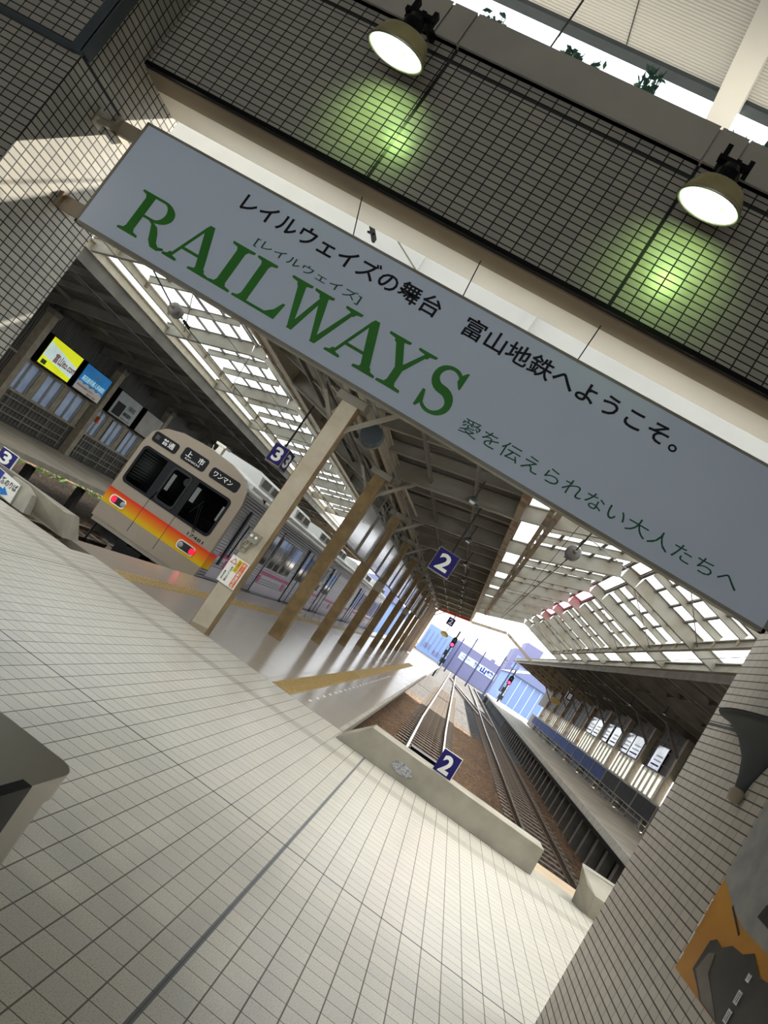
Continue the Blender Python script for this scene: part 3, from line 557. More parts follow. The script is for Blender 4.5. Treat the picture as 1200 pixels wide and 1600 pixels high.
EX, EZ = -.40, 4.43
t = thing('island_canopy', (-3.09, 30, 3.86), 'butterfly canopy roof over the island platform', 'canopy', kind='structure')
for sgn in (1, -1):
    xe = -3.09+sgn*2.69
    MB().add([(-3.09, 7.2, 4.22), (xe, 7.2, EZ+.37), (xe, 56.6, EZ+.37), (-3.09, 56.6, 4.22), (-3.09, 7.2, 4.26), (xe, 7.2, EZ+.41), (xe, 56.6, EZ+.41), (-3.09, 56.6, 4.26)],
             [(0, 1, 2, 3), (7, 6, 5, 4), (0, 4, 5, 1), (1, 5, 6, 2), (2, 6, 7, 3)]).build('roof_deck', 'deck', t)
    MB().ibeam((xe, 7.2, EZ), (xe, 56.6, EZ), .14, .38).build('edge_beam', 'rust' if sgn > 0 else 'cream', t)
    for i, yy in enumerate(cy):
        MB().ibeam((-3.09+sgn*.1, yy, 3.86), (xe, yy, EZ), .13, .36).build('rafter', 'steel', t)
        MB().bar((-3.09+sgn*.12, yy, 3.35), (-3.09+sgn*.7, yy, 3.98), .06, .06).build('knee_brace', 'steel', t)
        for k in (1, 2): MB().ibeam((-3.09+sgn*.15, yy+k*1.417, 4.03), (xe, yy+k*1.417, EZ+.16), .08, .2, .02).build('purlin', 'steel', t)
    for xx, zz in ((.9, 4.10), (1.8, 4.29)): MB().bar((-3.09+sgn*xx, 7.2, zz+.06), (-3.09+sgn*xx, 56.6, zz+.06), .05, .08).build('batten', 'dsteel', t)
MB().ibeam((-3.22, 7.2, 3.87), (-3.22, 56.6, 3.87), .1, .3).ibeam((-2.96, 7.2, 3.87), (-2.96, 56.6, 3.87), .1, .3).build('ridge_beam', 'beige', t)
MB().bar((-3.3, 56.4, 3.9), (-.4, 56.4, 4.43), .12, .4).bar((-5.8, 56.4, 4.43), (-2.9, 56.4, 3.9), .12, .4).build('end_beam', 'red', t, label='faded red end beam')
t = thing('roof_conduit', (-3.5, 9, 3.8), 'grey conduit pipes running under the island canopy by the columns', 'pipe')
MB().tube([(-3.75, 7.3, 3.9), (-3.75, 40, 3.9)], .06, 8).tube([(-3.55, 7.3, 3.78), (-3.55, 30, 3.78)], .025, 6).tube([(-2.7, 7.3, 3.82), (-2.7, 50, 3.82)], .025, 6).build('pipes', 'dsteel', t)
MB().tube([(-3.5, 9.8, 3.85), (-3.2, 9.75, 3.75), (-3.235, 9.72, 3.5)], .02, 6).tube([(-2.9, 14.1, 3.7), (-2.6, 14.2, 3.85), (-2.5, 17, 3.88)], .03, 6).build('bend', 'beige', t)
MB().lathe([(.001, .0), (.17, .01), (.19, .1), (.17, .2), (.001, .21)], (-2.75, 10.5, 3.62), (0, -1, .2), 20).build('round_speaker', 'trim', label='dark round horn speaker behind the cream column head', cat='speaker')
# glazed wind screens between the columns
q0 = None
for i in range(1, 9):
    for k in range(2):
        y0 = cy[i]+.25+k*1.95; o = None
        if q0 is None:
            q0 = o = thing('wind_screen', (-3.09, y0, 2.3), 'first', 'screen panel', 'hanging screens between the columns')
            MB().box(-3.095, -3.085, y0+.05, y0+1.75, 2.33, 3.27).build('pane', 'screen', o)
            MB().box(-3.11, -3.07, y0, y0+.05, 2.3, 3.3).box(-3.11, -3.07, y0+1.75, y0+1.8, 2.3, 3.3).box(-3.11, -3.07, y0+.05, y0+1.75, 2.3, 2.33).box(-3.11, -3.07, y0+.05, y0+1.75, 3.27, 3.3).build('frame', 'dsteel', o)
            MB().tube([(-3.09, y0+.3, 3.3), (-3.09, y0+.3, 4.23)], .012, 5).tube([(-3.09, y0+1.5, 3.3), (-3.09, y0+1.5, 4.23)], .012, 5).build('hanger', 'dsteel', o)
        else: o = copy_tree(q0, None, (0, y0-q0.location.y, 0))
        o['label'] = f'grey {"nearer" if k == 0 else "farther"} glazed screen between the {ORD[i]} and {ORD[i+1]} columns'
# shaded pendant lamps under the canopies
def pendant(x, y, z, label, g):
    t = thing('pendant_lamp', (x, y, z), label, 'lamp', g)
    MB().lathe([(.02, .12), (.05, .09), (.14, .0), (.13, .0), (.04, .07)], (x, y, z), Z, 14).build('shade', 'trim', t, True)
    MB().tube([(x, y, z+.11), (x, y, z+.42)], .012, 5).build('stem', 'dark', t)
    MB().lathe([(.001, -.02), (.05, -.015), (.06, .02), (.03, .06)], (x, y, z), Z, 10).build('bulb', 'platew', t, True)
    return t
pl = pendant(-1.1, 11.9, 3.87, 'nearest shaded pendant lamp under the island canopy', 'pendant lamps under the island canopy')
for i in range(1, 8): copy_tree(pl, None, (0, 4.25*i, 0), f'{ORD[i]} shaded pendant lamp from the front under the island canopy')

# ================================================================== GLAZED TRACK ROOFS (right and mirrored left)
def mx(x, s): return x if s > 0 else -6.18-x
for s, lb in ((1, 'glazed roof with steel rafters over the two middle tracks'), (-1, 'glazed roof with steel rafters over the train tracks')):
    t = thing('track_roof', (mx(2.5, s), 25, 4.6), lb, 'roof', kind='structure')
    E2, G0, G1, W1, W2 = (mx(.16, s), 4.62), (mx(2.36, s), 5.43), (mx(2.76, s), 5.36), (mx(4.62, s), 4.80), (mx(5.27, s), 4.62)
    E1 = (mx(-.40, s), 4.43)
    yend = 44.0
    fr = [7.3]+[yy for yy in cy if yy < yend+.5]
    for bx in (-.07, .07): MB().ibeam((E2[0]+bx, 7.2, E2[1]), (E2[0]+bx, yend, E2[1]), .09, .3, .02).build('eaves_beam', 'rust', t)
    for p_, h_ in ((G0, .09), (G1, .09)): MB().ibeam((p_[0], 7.2, p_[1]+.28), (p_[0], yend, p_[1]+.28), .08, h_, .02).build('ridge_beam', 'dsteel', t)
    MB().ibeam((W1[0], 7.2, W1[1]+.02), (W1[0], yend, W1[1]+.02), .1, .2).build('valley_beam', 'steel' if s > 0 else 'cream', t)
    MB().ibeam((W2[0], 7.2, W2[1]), (W2[0], 76, W2[1]), .12, .24).build('gutter_beam', 'steel' if s > 0 else 'cream', t)
    for yy in fr:
        MB().ibeam((E1[0], yy, E1[1]+.02), (E2[0], yy, E2[1]), .11, .34, .025).ibeam((E2[0], yy, E2[1]), (G0[0], yy, G0[1]), .12, .38, .025).ibeam((G0[0], yy, G0[1]), (G1[0], yy, G1[1]), .12, .36, .025).ibeam((G1[0], yy, G1[1]), (W1[0], yy, W1[1]), .12, .38, .025).ibeam((W1[0], yy, W1[1]), (W2[0], yy, W2[1]), .12, .34, .025).build('main_rafter', 'steel', t)
        MB().tube([(E2[0], yy, E2[1]+.1), ((E2[0]*2+G0[0])/3, yy+.3, 4.95), (G0[0], yy+3.6, G0[1]+.1)], .012, 5).tube([(G1[0], yy, G1[1]), (W1[0], yy+4, W1[1]+.1)], .012, 5).build('wind_brace', 'dsteel', t)
    for a, b in zip(fr, fr[1:]):
        n = 3 if b-a > 3 else 2
        for k in range(1, n):
            y_ = a+(b-a)*k/n
            MB().ibeam((E2[0], y_, E2[1]+.2), (G0[0], y_, G0[1]+.2), .07, .18, .015).ibeam((G1[0], y_, G1[1]+.2), (W1[0], y_, W1[1]+.2), .07, .18, .015).build('minor_rafter', 'steel', t)
            MB().box(W1[0]-.06 if s > 0 else W1[0]-.02, W1[0]+.02 if s > 0 else W1[0]+.06, y_-.04, y_+.04, W1[1]+.06, W1[1]+.2).build('rusty_end', 'rust', t, label='rust stained rafter end')
        for (p_, q_) in ((E1, E2), (W1, W2)):
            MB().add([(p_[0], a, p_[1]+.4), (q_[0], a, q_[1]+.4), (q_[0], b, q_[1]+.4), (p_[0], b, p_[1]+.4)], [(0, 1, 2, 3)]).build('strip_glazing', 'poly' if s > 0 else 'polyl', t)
        for (p_, q_) in ((E2, G0), (G1, W1)):
            g = MB(); hz = .385; m = 5 if p_ is E2 else 4
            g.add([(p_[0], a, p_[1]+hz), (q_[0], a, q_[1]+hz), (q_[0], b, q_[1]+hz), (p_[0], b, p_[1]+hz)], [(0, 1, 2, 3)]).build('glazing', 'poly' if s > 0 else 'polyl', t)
            pr = MB()
            for j in range(1, m):
                f = j/m; x_ = p_[0]+(q_[0]-p_[0])*f; z_ = p_[1]+(q_[1]-p_[1])*f+hz-.05; pr.bar((x_, a, z_), (x_, b, z_), .07, .045)
            pr.build('glazing_bars', 'dsteel', t)
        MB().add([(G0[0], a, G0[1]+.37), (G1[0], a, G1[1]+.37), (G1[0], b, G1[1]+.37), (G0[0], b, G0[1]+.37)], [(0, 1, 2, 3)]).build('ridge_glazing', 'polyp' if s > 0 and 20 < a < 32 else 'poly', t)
    # end gables of the glazing
    MB().ibeam((E2[0], yend, E2[1]), (G0[0], yend, G0[1]), .1, .42).ibeam((G1[0], yend, G1[1]), (W1[0], yend, W1[1]), .1, .42).build('end_rafter', 'rust', t)

# portal arm at the far canopy end
MB().bar((-.3, 57, 4.4), (2.42, 57, 5.15), .2, .2).bar((2.42, 57, 5.15), (4.95, 57, 4.35), .2, .2).build('bent_portal_beam', 'rust', label='rusty bent beam spanning the tracks at the far end', cat='beam')

# ================================================================== HANGING NUMBER BOXES
def hang(x, y, z0, wd, dp, h, n, ztop, label, lit=False):
    t = thing('hanging_number_sign', (x, y, z0), label, 'sign', 'hanging track number signs')
    MB().box(x-wd/2, x+wd/2, y, y+dp, z0, z0+h).build('box', 'navy', t)
    f = MB(); e = .012
    f.box(x-wd/2-e, x+wd/2+e, y-.004, y+dp+.004, z0-e*2, z0).box(x-wd/2-e, x+wd/2+e, y-.004, y+dp+.004, z0+h, z0+h+e).box(x-wd/2-e, x-wd/2, y-.004, y+dp, z0, z0+h).box(x+wd/2, x+wd/2+e, y-.004, y+.01, z0, z0+h)
    f.build('rim', 'steel', t)
    text('number', n, (x-wd*.3, y-.001, z0+h*.13), X, Z, wd*.6, h*.74, 'platew', t, .03)
    if dp > .3: text('number', n, (x+wd/2+.001, y+dp*.2, z0+h*.13), Y, Z, dp*.6, h*.74, 'platew', t, .03)
    py = y+.05 if y < 20 else y+dp/2; MB().tube([(x+.03, py, z0+h), (x+.03, py, ztop)], .022, 6).build('pole', 'dark', t)
    return t
hang(-1.12, 14.05, 2.76, .43, .12, .46, '2', 4.3, 'large blue hanging sign numbered 2 below the island canopy')
hang(-5.12, 14.0, 2.83, .32, .5, .40, '3', 4.3, 'blue hanging box numbered 3 on two sides above the train')
hang(-1.56, 54, 3.28, .5, .15, .55, '2', 4.4, 'small distant hanging sign numbered 2 at the far platform end')
hang(6.85, 45, 3.13, .36, .2, .45, '1', 4.64, 'dark hanging sign numbered 1 above the right platform')
MB().lathe([(.001, .12), (.2, .1), (.32, 0), (.28, -.08), (.001, -.1)], (-1.5, 55, 2.55), (0, -.6, -1), 16).tube([(-1.5, 55, 2.6), (-1.5, 55, 4.6)], .03, 6).build('hooded_lamp', 'olive', label='oval hooded lamp under the distant sign numbered 2', cat='lamp')
MB().lathe([(.001, .1), (.2, .09), (.42, 0), (.38, -.08), (.001, -.12)], (8.1, 58, 2.95), (0, -.6, -1), 16).tube([(8.1, 58, 3.0), (8.1, 58, 4.35)], .03, 6).build('hooded_lamp', 'yellow', label='oval hooded lamp hanging near the sign numbered 1', cat='lamp')

# ================================================================== CATENARY
def insul(x, y, z, label):
    t = thing('catenary_insulator', (x, y, z), label, 'insulator', 'porcelain catenary insulators')
    for k in range(2): MB().lathe([(.03, -.07), (.085, -.06), (.12, -.02), (.125, .0), (.09, .03), (.05, .05), (.03, .07)], (x, y+k*.15, z), Y, 18).build('shed', 'porcelain', t, True)
    MB().tube([(x, y-.2, z), (x, y+.38, z)], .022, 6).build('rod', 'rust', t)
    MB().bar((x, y+.45, z-.03), (x, y+.75, z-.04), .03, .05).bar((x+.03, y+.6, z-.03), (x-.06, y+.62, z-.03), .02, .02).build('clamp', 'black', t)
    return t
insul(.71, 11.8, 4.02, 'grey porcelain insulator on the wire above the middle track')
insul(-7.3, 11.5, 3.97, 'grey porcelain insulator on the wire above the train track')
def wire(pts, r, label): MB().tube(pts, r, 5).build('overhead_wire', 'dark', label=label, cat='wire', group='overhead line wires')
wire([(.71, 7.34, 4.55), (.71, 11.7, 4.02)], .012, 'thick anchor wire from gable to the middle track insulator')
wire([(.71, 12.5, 3.98), (.73, 40, 3.75), (.9, 100, 3.8)], .009, 'contact wire above the track behind plate 2')
wire([(.5, 7.34, 4.6), (.68, 20, 4.1), (.73, 45, 4.0), (.9, 100, 4.2)], .006, 'carrier wire above the contact wire of the middle track')
wire([(-7.3, 7.34, 4.5), (-7.3, 11.4, 3.97)], .014, 'thick anchor wire from gable to the left insulator')
wire([(-7.3, 12.2, 3.93), (-7.15, 40, 3.8)], .011, 'contact wire running back above the train')
wire([(4.22, 7.34, 4.5), (4.3, 45, 3.75), (4.7, 100, 3.8)], .007, 'contact wire above the right platform track')
wire([(-10, 7.4, 3.75), (-10, 30, 3.65), (-10, 56, 3.7)], .012, 'long pale wire crossing in front of the left platform roof')
wire([(-7.9, 7.4, 4.6), (-6.6, 20, 4.3), (-6.9, 40, 4.4)], .006, 'thin stay wire below the left glazed roof')
insul(-3.0, 6.2, 4.78, 'insulator in front of the white gable above the sign')
MB().tube([(-3.5, 6.4, 4.8), (-3.13, 6.2, 4.78)], .008, 5).tube([(-2.86, 6.3, 4.76), (-2.2, 7.03, 4.6)], .009, 5).build('stay_wire', 'steel', label='pale stay wire across the white gable above the sign', cat='wire')

# ================================================================== TRAIN
def train(y0, y1, front, label):
    xc = -7.15; hw = 1.43; t = thing('train_car', (xc, (y0+y1)/2, -1.05), label, 'train')
    out = [(-hw, -.02), (-hw-.02, .3), (-hw, 1.8), (-hw+.08, 2.12), (-hw+.32, 2.33), (-.7, 2.45), (0, 2.50), (.7, 2.45), (hw-.32, 2.33), (hw-.08, 2.12), (hw, 1.8), (hw+.02, .3), (hw, -.02)]
    inn = [(x*.95, (z if z > 1.9 else z)-(.06 if z > 1.9 else 0)) for x, z in out]
    n = len(out); b = MB(); yf = y0+.12 if front else y0
    vs = [(xc+x, yf, z) for x, z in out]+[(xc+x, y1, z) for x, z in out]+[(xc+x, yf, z) for x, z in inn]+[(xc+x, y1, z) for x, z in inn]; fs = []
    for i in range(n-1): fs += [(i, i+1, n+i+1, n+i), (2*n+i+1, 2*n+i, 3*n+i, 3*n+i+1), (n+i, n+i+1, 3*n+i+1, 3*n+i), (i+1, i, 2*n+i, 2*n+i+1)]
    b.add(vs, fs); b.box(xc-hw, xc+hw, yf, y1, -.1, -.02); b.build('body_shell', 'trainside', t)
    MB().prism([(x, z) for x, z in out[3:10]]+[(hw-.06, 2.06), (-hw+.06, 2.06)], (xc, yf+.1, .015), X, Z, (0, y1-yf-.1, 0)).build('roof', 'roofw', t)
    MB().box(xc-1.3, xc+1.3, y1-.15, y1-.1, -.02, 2.3).box(xc-1.36, xc+1.36, yf+1.3, yf+1.34, -.02, 2.3).build('bulkhead', 'dark', t)
    MB().box(xc-hw+.05, xc+hw-.05, y0+.4, y1-.2, -.55, -.1).build('underframe', 'dark', t)
    for yy in (y0+2.6, y1-2.6):
        for dx in (-.52, .52):
            for dy in (-.95, .95): MB().tube([(xc+dx-.06, yy+dy, -.64), (xc+dx+.06, yy+dy, -.64)], .41, 20).build('wheel', 'railside', t)
        MB().box(xc-.75, xc+.75, yy-1.4, yy+1.4, -.75, -.56).build('bogie', 'dark', t)
    # right side: doors, windows, bands
    xs = xc+hw+.012; w_ = y1-y0
    MB().box(xs-.02, xs+.008, y0+.55, y1, .56, .66).build('upper_band', 'pink', t)
    MB().box(xs-.02, xs+.006, y0+.55, y1, .0, .54).build('lower_panel', 'lilac', t)
    for k in range(6): MB().box(xs, xs+.012, y0+1.2+k*2.9, y0+1.55+k*2.9, .30, .52).build('pink_square', 'pink', t)
    doors = [y0+3.4+k*5.0 for k in range(3)]
    for d in doors:
        f = MB().box(xs-.03, xs+.016, d-.68, d+.68, .0, 1.86).build('door', 'trainside', t)
        MB().box(xs, xs+.024, d-.52, d-.1, .8, 1.68).box(xs, xs+.024, d+.1, d+.52, .8, 1.68).build('door_glass', 'sideglass', f)
        MB().box(xs, xs+.03, d-.7, d-.66, 0, 1.88).box(xs, xs+.03, d+.66, d+.7, 0, 1.88).box(xs, xs+.03, d-.02, d+.02, 0, 1.86).build('door_gap', 'black', f)
        MB().box(xs, xs+.09, d-.7, d+.7, -.06, 0).build('step', 'dsteel', f)
        if d != doors[-1]:
            for j in (1.35, 2.75): 
                wv = MB().box(xs, xs+.02, d+j-.45+.0, d+j+.75, .78, 1.70).build('side_window', 'sideglass', t); [MB().box(xs, xs+.028, d+j+e0, d+j+e0+.035, .76, 1.72).build('window_bar', 'stainless', wv) for e0 in (-.47, .13, .74)]
    MB().box(xs, xs+.03, y0+.72, y0+.86, .35, 1.8).build('cab_door_rail', 'black', t)
    MB().tube([(xs+.04, y0+1.05, .6), (xs+.06, y0+1.05, 1.5)], .018, 5).build('handrail', 'black', t)
    text('fleet_mark', '17481', (xs+.003, y0+7.4, 1.78), Y, Z, .5, .12, 'ink', t)
    for k in range(4):
        ya = y0+2.0+k*4.2; a = MB().prism([(-.78, 2.42), (-.72, 2.72), (-.6, 2.8), (.6, 2.8), (.72, 2.72), (.78, 2.42)], (xc, ya, 0), X, Z, (0, 2.1, 0)).build('air_conditioner', 'roofw', t)
        MB().box(xc+.77, xc+.785, ya+.15, ya+.85, 2.5, 2.7).box(xc+.77, xc+.785, ya+1.15, ya+1.85, 2.5, 2.7).build('grille', 'dsteel', a)
    MB().tube([(xc+hw-.1, yf, 2.26), (xc+hw-.1, y1, 2.26)], .05, 6).build('rain_gutter', 'roofw', t)
    if front:
        MB().box(xc-.14, xc+.0, y0+.7, y0+.85, 2.48, 2.72).box(xc-.2, xc+.08, y0+.6, y0+.95, 2.7, 2.76).tube([(xc-.3, y0+.9, 2.48), (xc-.35, y0+.9, 2.66)], .012, 5).build('roof_horn', 'stainless', t)
        wz0, wz1, wx0, wx1 = .80, 1.74, -1.29, 1.17
        fo = [(-1.43, -.22), (1.43, -.22), (1.44, .3), (1.43, 1.8), (1.35, 2.12), (1.11, 2.33), (.7, 2.45), (0, 2.50), (-.7, 2.45), (-1.11, 2.33), (-1.35, 2.12), (-1.43, 1.8), (-1.44, .3)]
        # face with the windscreen cut out: four joined pieces
        fm = MB()
        fm.prism([(-1.43, -.22), (1.43, -.22), (1.44, .3), (1.435, wz0), (-1.435, wz0), (-1.44, .3)], (xc, y0, 0), X, Z, (0, .12, 0))
        fm.prism([(1.433, wz1), (1.43, 1.8), (1.35, 2.12), (1.11, 2.33), (.7, 2.45), (0, 2.50), (-.7, 2.45), (-1.11, 2.33), (-1.35, 2.12), (-1.43, 1.8), (-1.433, wz1)], (xc, y0, 0), X, Z, (0, .12, 0))
        fm.prism([(-1.435, wz0), (wx0, wz0), (wx0, wz1), (-1.433, wz1)], (xc, y0, 0), X, Z, (0, .12, 0)).prism([(wx1, wz0), (1.435, wz0), (1.433, wz1), (wx1, wz1)], (xc, y0, 0), X, Z, (0, .12, 0))
        fc = fm.build('front_face', 'trainface', t)
        MB().ring(rrect(wx0-.03, wx1+.03, wz0-.03, wz1+.03, .12), rrect(wx0+.03, wx1-.03, wz0+.03, wz1-.03, .08), (xc, y0-.012, 0), X, Z, (0, .03, 0)).build('window_seal', 'black', t)
        ws = MB().prism(rrect(wx0, wx1, wz0, wz1, .06), (xc, y0+.012, 0), X, Z, (0, .012, 0)).build('windscreen', 'wglass', t)
        MB().box(xc-.62, xc-.36, y0-.006, y0+.05, wz0, wz1).build('window_pillar', 'black', ws); MB().box(xc+.12, xc+.30, y0-.006, y0+.05, wz0, wz1).build('window_pillar', 'black', ws)
        MB().ring(rrect(-.42, .14, wz0+.02, wz1-.02, .1), rrect(-.37, .09, wz0+.08, wz1-.07, .08), (xc, y0-.02, 0), X, Z, (0, .02, 0)).build('door_window_seal', 'dark', ws)
        MB().box(xc-1.2, xc-.85, y0+1.25, y0+1.29, 1.1, 1.55).box(xc-.3, xc-.12, y0+1.25, y0+1.29, 1.2, 1.6).box(xc+.6, xc+.75, y0+1.25, y0+1.29, 1.15, 1.55).box(xc+.95, xc+1.05, y0+1.25, y0+1.29, 1.2, 1.6).build('cab_partition_window', 'inside_glow', t)
        MB().box(xc-1.3, xc+1.3, y0+.3, y0+.8, -.02, .92).box(xc+.3, xc+1.1, y0+.3, y0+.6, .92, 1.08).build('driver_desk', 'dark', t)
        MB().lathe([(.001, 0), (.09, .01), (.1, .03), (.001, .05)], (xc+.02, y0+.12, 1.55), (0, -1, 0), 14).build('round_mirror', 'platew', t)
        MB().prism([(-1.443, .16), (1.443, .16), (1.443, .54), (-1.443, .54)], (xc, y0-.003, 0), X, Z, (0, .02, 0)).box(xc+1.43, xc+1.452, y0, y0+.5, .16, .54).build('warm_stripe', 'stripe', t)
        for xx in (-.47, .28): MB().box(xc+xx-.006, xc+xx+.006, y0-.005, y0+.01, -.1, .79).build('panel_seam', 'dark', t)
        for side, (a, b) in ((-1, (-1.17, -.91)), (1, (.77, 1.09))):
            pl_ = MB().prism(rrect(a-.1, b+.07, .22, .44, .09), (xc, y0-.02, 0), X, Z, (0, .02, 0)).build('lamp_housing', 'stainless', t)
            MB().prism(rrect(a-.07, b+.04, .245, .415, .07), (xc, y0-.026, 0), X, Z, (0, .01, 0)).build('lamp_recess', 'dark', pl_)
            rx_, hx = (a, b) if side < 0 else (b, a)
            MB().prism(rrect(rx_-.065, rx_+.065, .265, .395, .03), (xc, y0-.034, 0), X, Z, (0, .01, 0)).build('tail_lamp', 'redlamp', pl_, label='lit red tail lamp')
            MB().lathe([(.001, .02), (.05, .012), (.065, 0), (.06, -.01)], (xc+hx, y0-.026, .33), (0, -1, 0), 14).build('head_lamp', 'bullseye', pl_)
        for a, b, z0_, z1_, tx, m2 in ((-1.29, -.59, 1.91, 2.17, '普通', 'platew'), (-.46, .22, 1.92, 2.24, '上　市', 'platew'), (.36, 1.15, 1.93, 2.19, 'ワンマン', 'platew')):
            fr_ = MB().prism(rrect(a, b, z0_, z1_, .07), (xc, y0-.008, 0), X, Z, (0, .01, 0)).build('destination_box', 'black', t)
            if tx == '普通': text('lettering', tx, (xc+a+.27, y0-.009, z0_+.06), X, Z, .33, .15, m2, fr_, .012); text('lettering', '001', (xc+a+.07, y0-.009, z0_+.08), X, Z, .1, .11, 'dsteel', fr_)
            elif tx[0] == '上': text('lettering', tx, (xc+a+.09, y0-.009, z0_+.12), X, Z, .5, .15, m2, fr_, .012); text('lettering', 'KAMIICHI', (xc+a+.13, y0-.009, z0_+.05), X, Z, .4, .045, m2, fr_)
            else: text('lettering', tx, (xc+a+.09, y0-.009, z0_+.07), X, Z, .52, .12, m2, fr_, .012)
        text('car_number', '17481', (xc+.745, y0-.006, .585), X, Z, .44, .075, 'ink', t, .015)
        MB().prism([(.72, .57), (1.22, .57), (1.22, .675), (.72, .675)], (xc, y0-.004, 0), X, Z, (0, .004, 0)).build('number_plate', 'trainface', t)
        MB().tube([(xc+.82, y0-.03, .7), (xc+.62, y0-.05, 1.32)], .008, 5).tube([(xc+.86, y0-.03, .7), (xc+.68, y0-.05, 1.32)], .008, 5).tube([(xc+.52, y0-.055, 1.02), (xc+.66, y0-.055, 1.4)], .008, 5).build('wiper', 'black', t)
        MB().tube([(xc-.46, y0-.03, .78), (xc-.40, y0-.05, 1.0)], .014, 5).build('door_handle', 'black', t)
        MB().box(xc-1.38, xc+1.38, y0+.02, y0+.1, -.32, -.22).build('front_skirt', 'trainlow', t)
        MB().box(xc-.2, xc+.2, y0-.15, y0+.4, -.62, -.35).box(xc-.55, xc-.3, y0+.05, y0+.3, -.7, -.32).box(xc+.35, xc+.5, y0+.1, y0+.2, -.8, -.3).build('coupler', 'black', t)
        MB().prism([(-.9, 0), (.9, 0), (.85, .3), (-.85, .3)], (xc, y0+.35, -.95), X, (0, .2, 1), (0, .03, 0)).build('snow_plough', 'trainlow', t)
        MB().tube([(xc-1.25, y0+.1, -.3), (xc-1.2, y0, -.75), (xc-.9, y0+.1, -.85)], .03, 6).build('hose', 'black', t)
    return t
train(15.6, 33.4, True, 'front train car with red and yellow striped face and lit tail lamps')
train(34.0, 51.5, False, 'rear silver train car coupled behind the striped front car')

# ================================================================== SIDE PLATFORMS
# left
MB().box(-15.75, -11.4, 9, 72, -.19, -.06).build('floor_left_platform', 'side_platform', **S)
MB().box(-11.42, -11.36, 9, 72, -.19, -.055).build('trim_left_edge', 'curb', **S)
for i in range(9):
    MB().box(-11.75, -11.55, 12+i*2.6, 12.2+i*2.6, -1.27, -.3).build('platform_post', 'dark', label=f'{ORD[i]} dark post under the left platform edge, counted from the front', cat='post', group='posts under the left platform')
bh = MB()
for i in range(2600):
    xx = random.uniform(-21, -16.1); c = Vector((xx, random.uniform(12, 50), -1.25+min(1.4, (-15.6-xx)*.35)*random.random()**.5)); a = Vector((random.uniform(-1, 1), random.uniform(-1, 1), random.uniform(0, 1)))*.13; b = a.cross(Vector((.3, .6, random.random())))*.9
    bh.add([c-a, c+b, c+a, c-b], [(0, 1, 2, 3)])
bh.build('bush_row', 'bush', label='sunlit greenery seen through the gap below the left platform', cat='bushes', kind='stuff')
XL = -15.6
wl = MB().box(XL-.12, XL, 9, 75, -.06, 1.0).box(XL-.12, XL, 9, 75, 1.95, 3.9)
wins = [(19.65, 20.68), (21.02, 22.02), (22.38, 23.45), (24.45, 25.2), (25.65, 26.55), (27.0, 27.95), (29.2, 30.2), (30.6, 31.6), (32.0, 33.0)]
prev = 9
for a, b in wins+[(75, 75)]:
    wl.box(XL-.12, XL, prev, a, 1.0, 1.95); prev = b
wl.build('wall_left_platform', stripe_mat('wall_ribs', 'y', .12, (.09, .087, .078), (.05, .048, .044)), **S)
MB().box(XL, XL+.06, 9, 75, .92, 1.0).box(XL, XL+.06, 9, 75, 1.95, 2.02).build('trim_left_rail', 'beige', **S)
wt = None
for i, (a, b) in enumerate(wins):
    t = thing('window', (XL, (a+b)/2, 1.0), f'{ORD[i]} small blue-grey sliding window from the left in the left platform wall', 'window', 'windows of the left platform', 'structure')
    MB().box(XL-.07, XL-.06, a, b, 1.0, 1.95).build('pane', 'blueglass', t)
    MB().box(XL-.08, XL+.02, (a+b)/2-.025, (a+b)/2+.025, 1.0, 1.95).box(XL-.08, XL+.03, a, a+.05, 1.0, 1.95).box(XL-.08, XL+.03, b-.05, b, 1.0, 1.95).build('sash', 'stainless', t)
    MB().box(XL-.02, XL+.05, b, b+.3, 1.0, 1.95).build('jamb', 'beige', t)
for i, (a, b) in enumerate(((18.9, 23.5), (24.5, 28.2), (29, 33))):
    t = thing('wall_lattice', (XL, (a+b)/2, 0), f'dark ribbed panel with pipe lattice below the {("yellow and blue", "white and grey", "hidden farther")[i]} advertising boxes', 'panel', 'lattice panels of the left platform')
    MB().box(XL, XL+.03, a, b, .02, .9).build('ribbed_sheet', 'deckx', t)
    f = MB()
    for z_ in (.2, .42, .72): f.bar((XL+.08, a, z_), (XL+.08, b, z_), .04, .04)
    for k in range(5): f.box(XL+.06, XL+.09, a+.1+k*(b-a-.2)/4, a+.14+k*(b-a-.2)/4, .02, .9)
    f.build('lattice', 'steel', t)
lc = None
for i in range(8):
    yy = 19.4+4.6*i
    t = thing('wall_post', (XL+.15, yy, 0), f'{ORD[i]} beige roof post along the left platform wall from the front', 'column', 'posts of the left platform wall')
    MB().box(XL, XL+.3, yy-.14, yy+.14, -.06, 3.66).build('shaft', 'beige', t); MB().box(XL-.02, XL+.33, yy-.2, yy+.2, 3.5, 3.66).build('cap', 'dsteel', t)
def adbox(a, b, face, label):
    t = thing('advertising_box', (XL, (a+b)/2, 2.1), label, 'sign', 'advertising boxes on the left platform wall')
    MB().box(XL+.002, XL+.30, a-.03, b+.03, 2.06, 3.06).build('case', 'black', t); MB().box(XL+.30, XL+.31, a, b, 2.09, 3.03).build('face', face, t); return t
F = XL+.312
t = adbox(19.85, 21.6, 'adyellow', 'lit yellow advertising box with a pale band and red lettering')
MB().prism([(0, .28), (1.75, .15), (1.75, .55), (0, .78)], (F, 19.85, 2.09), Y, Z, (.002, 0, 0)).build('pale_band', 'adwhite', t)
text('lettering', '富山ito.com', (F+.003, 20.38, 2.36), Y, Z, 1.25, .32, 'adred', t, .02)
MB().box(F, F+.003, 19.95, 20.2, 2.13, 2.27).build('green_badge', 'tgreen', t)
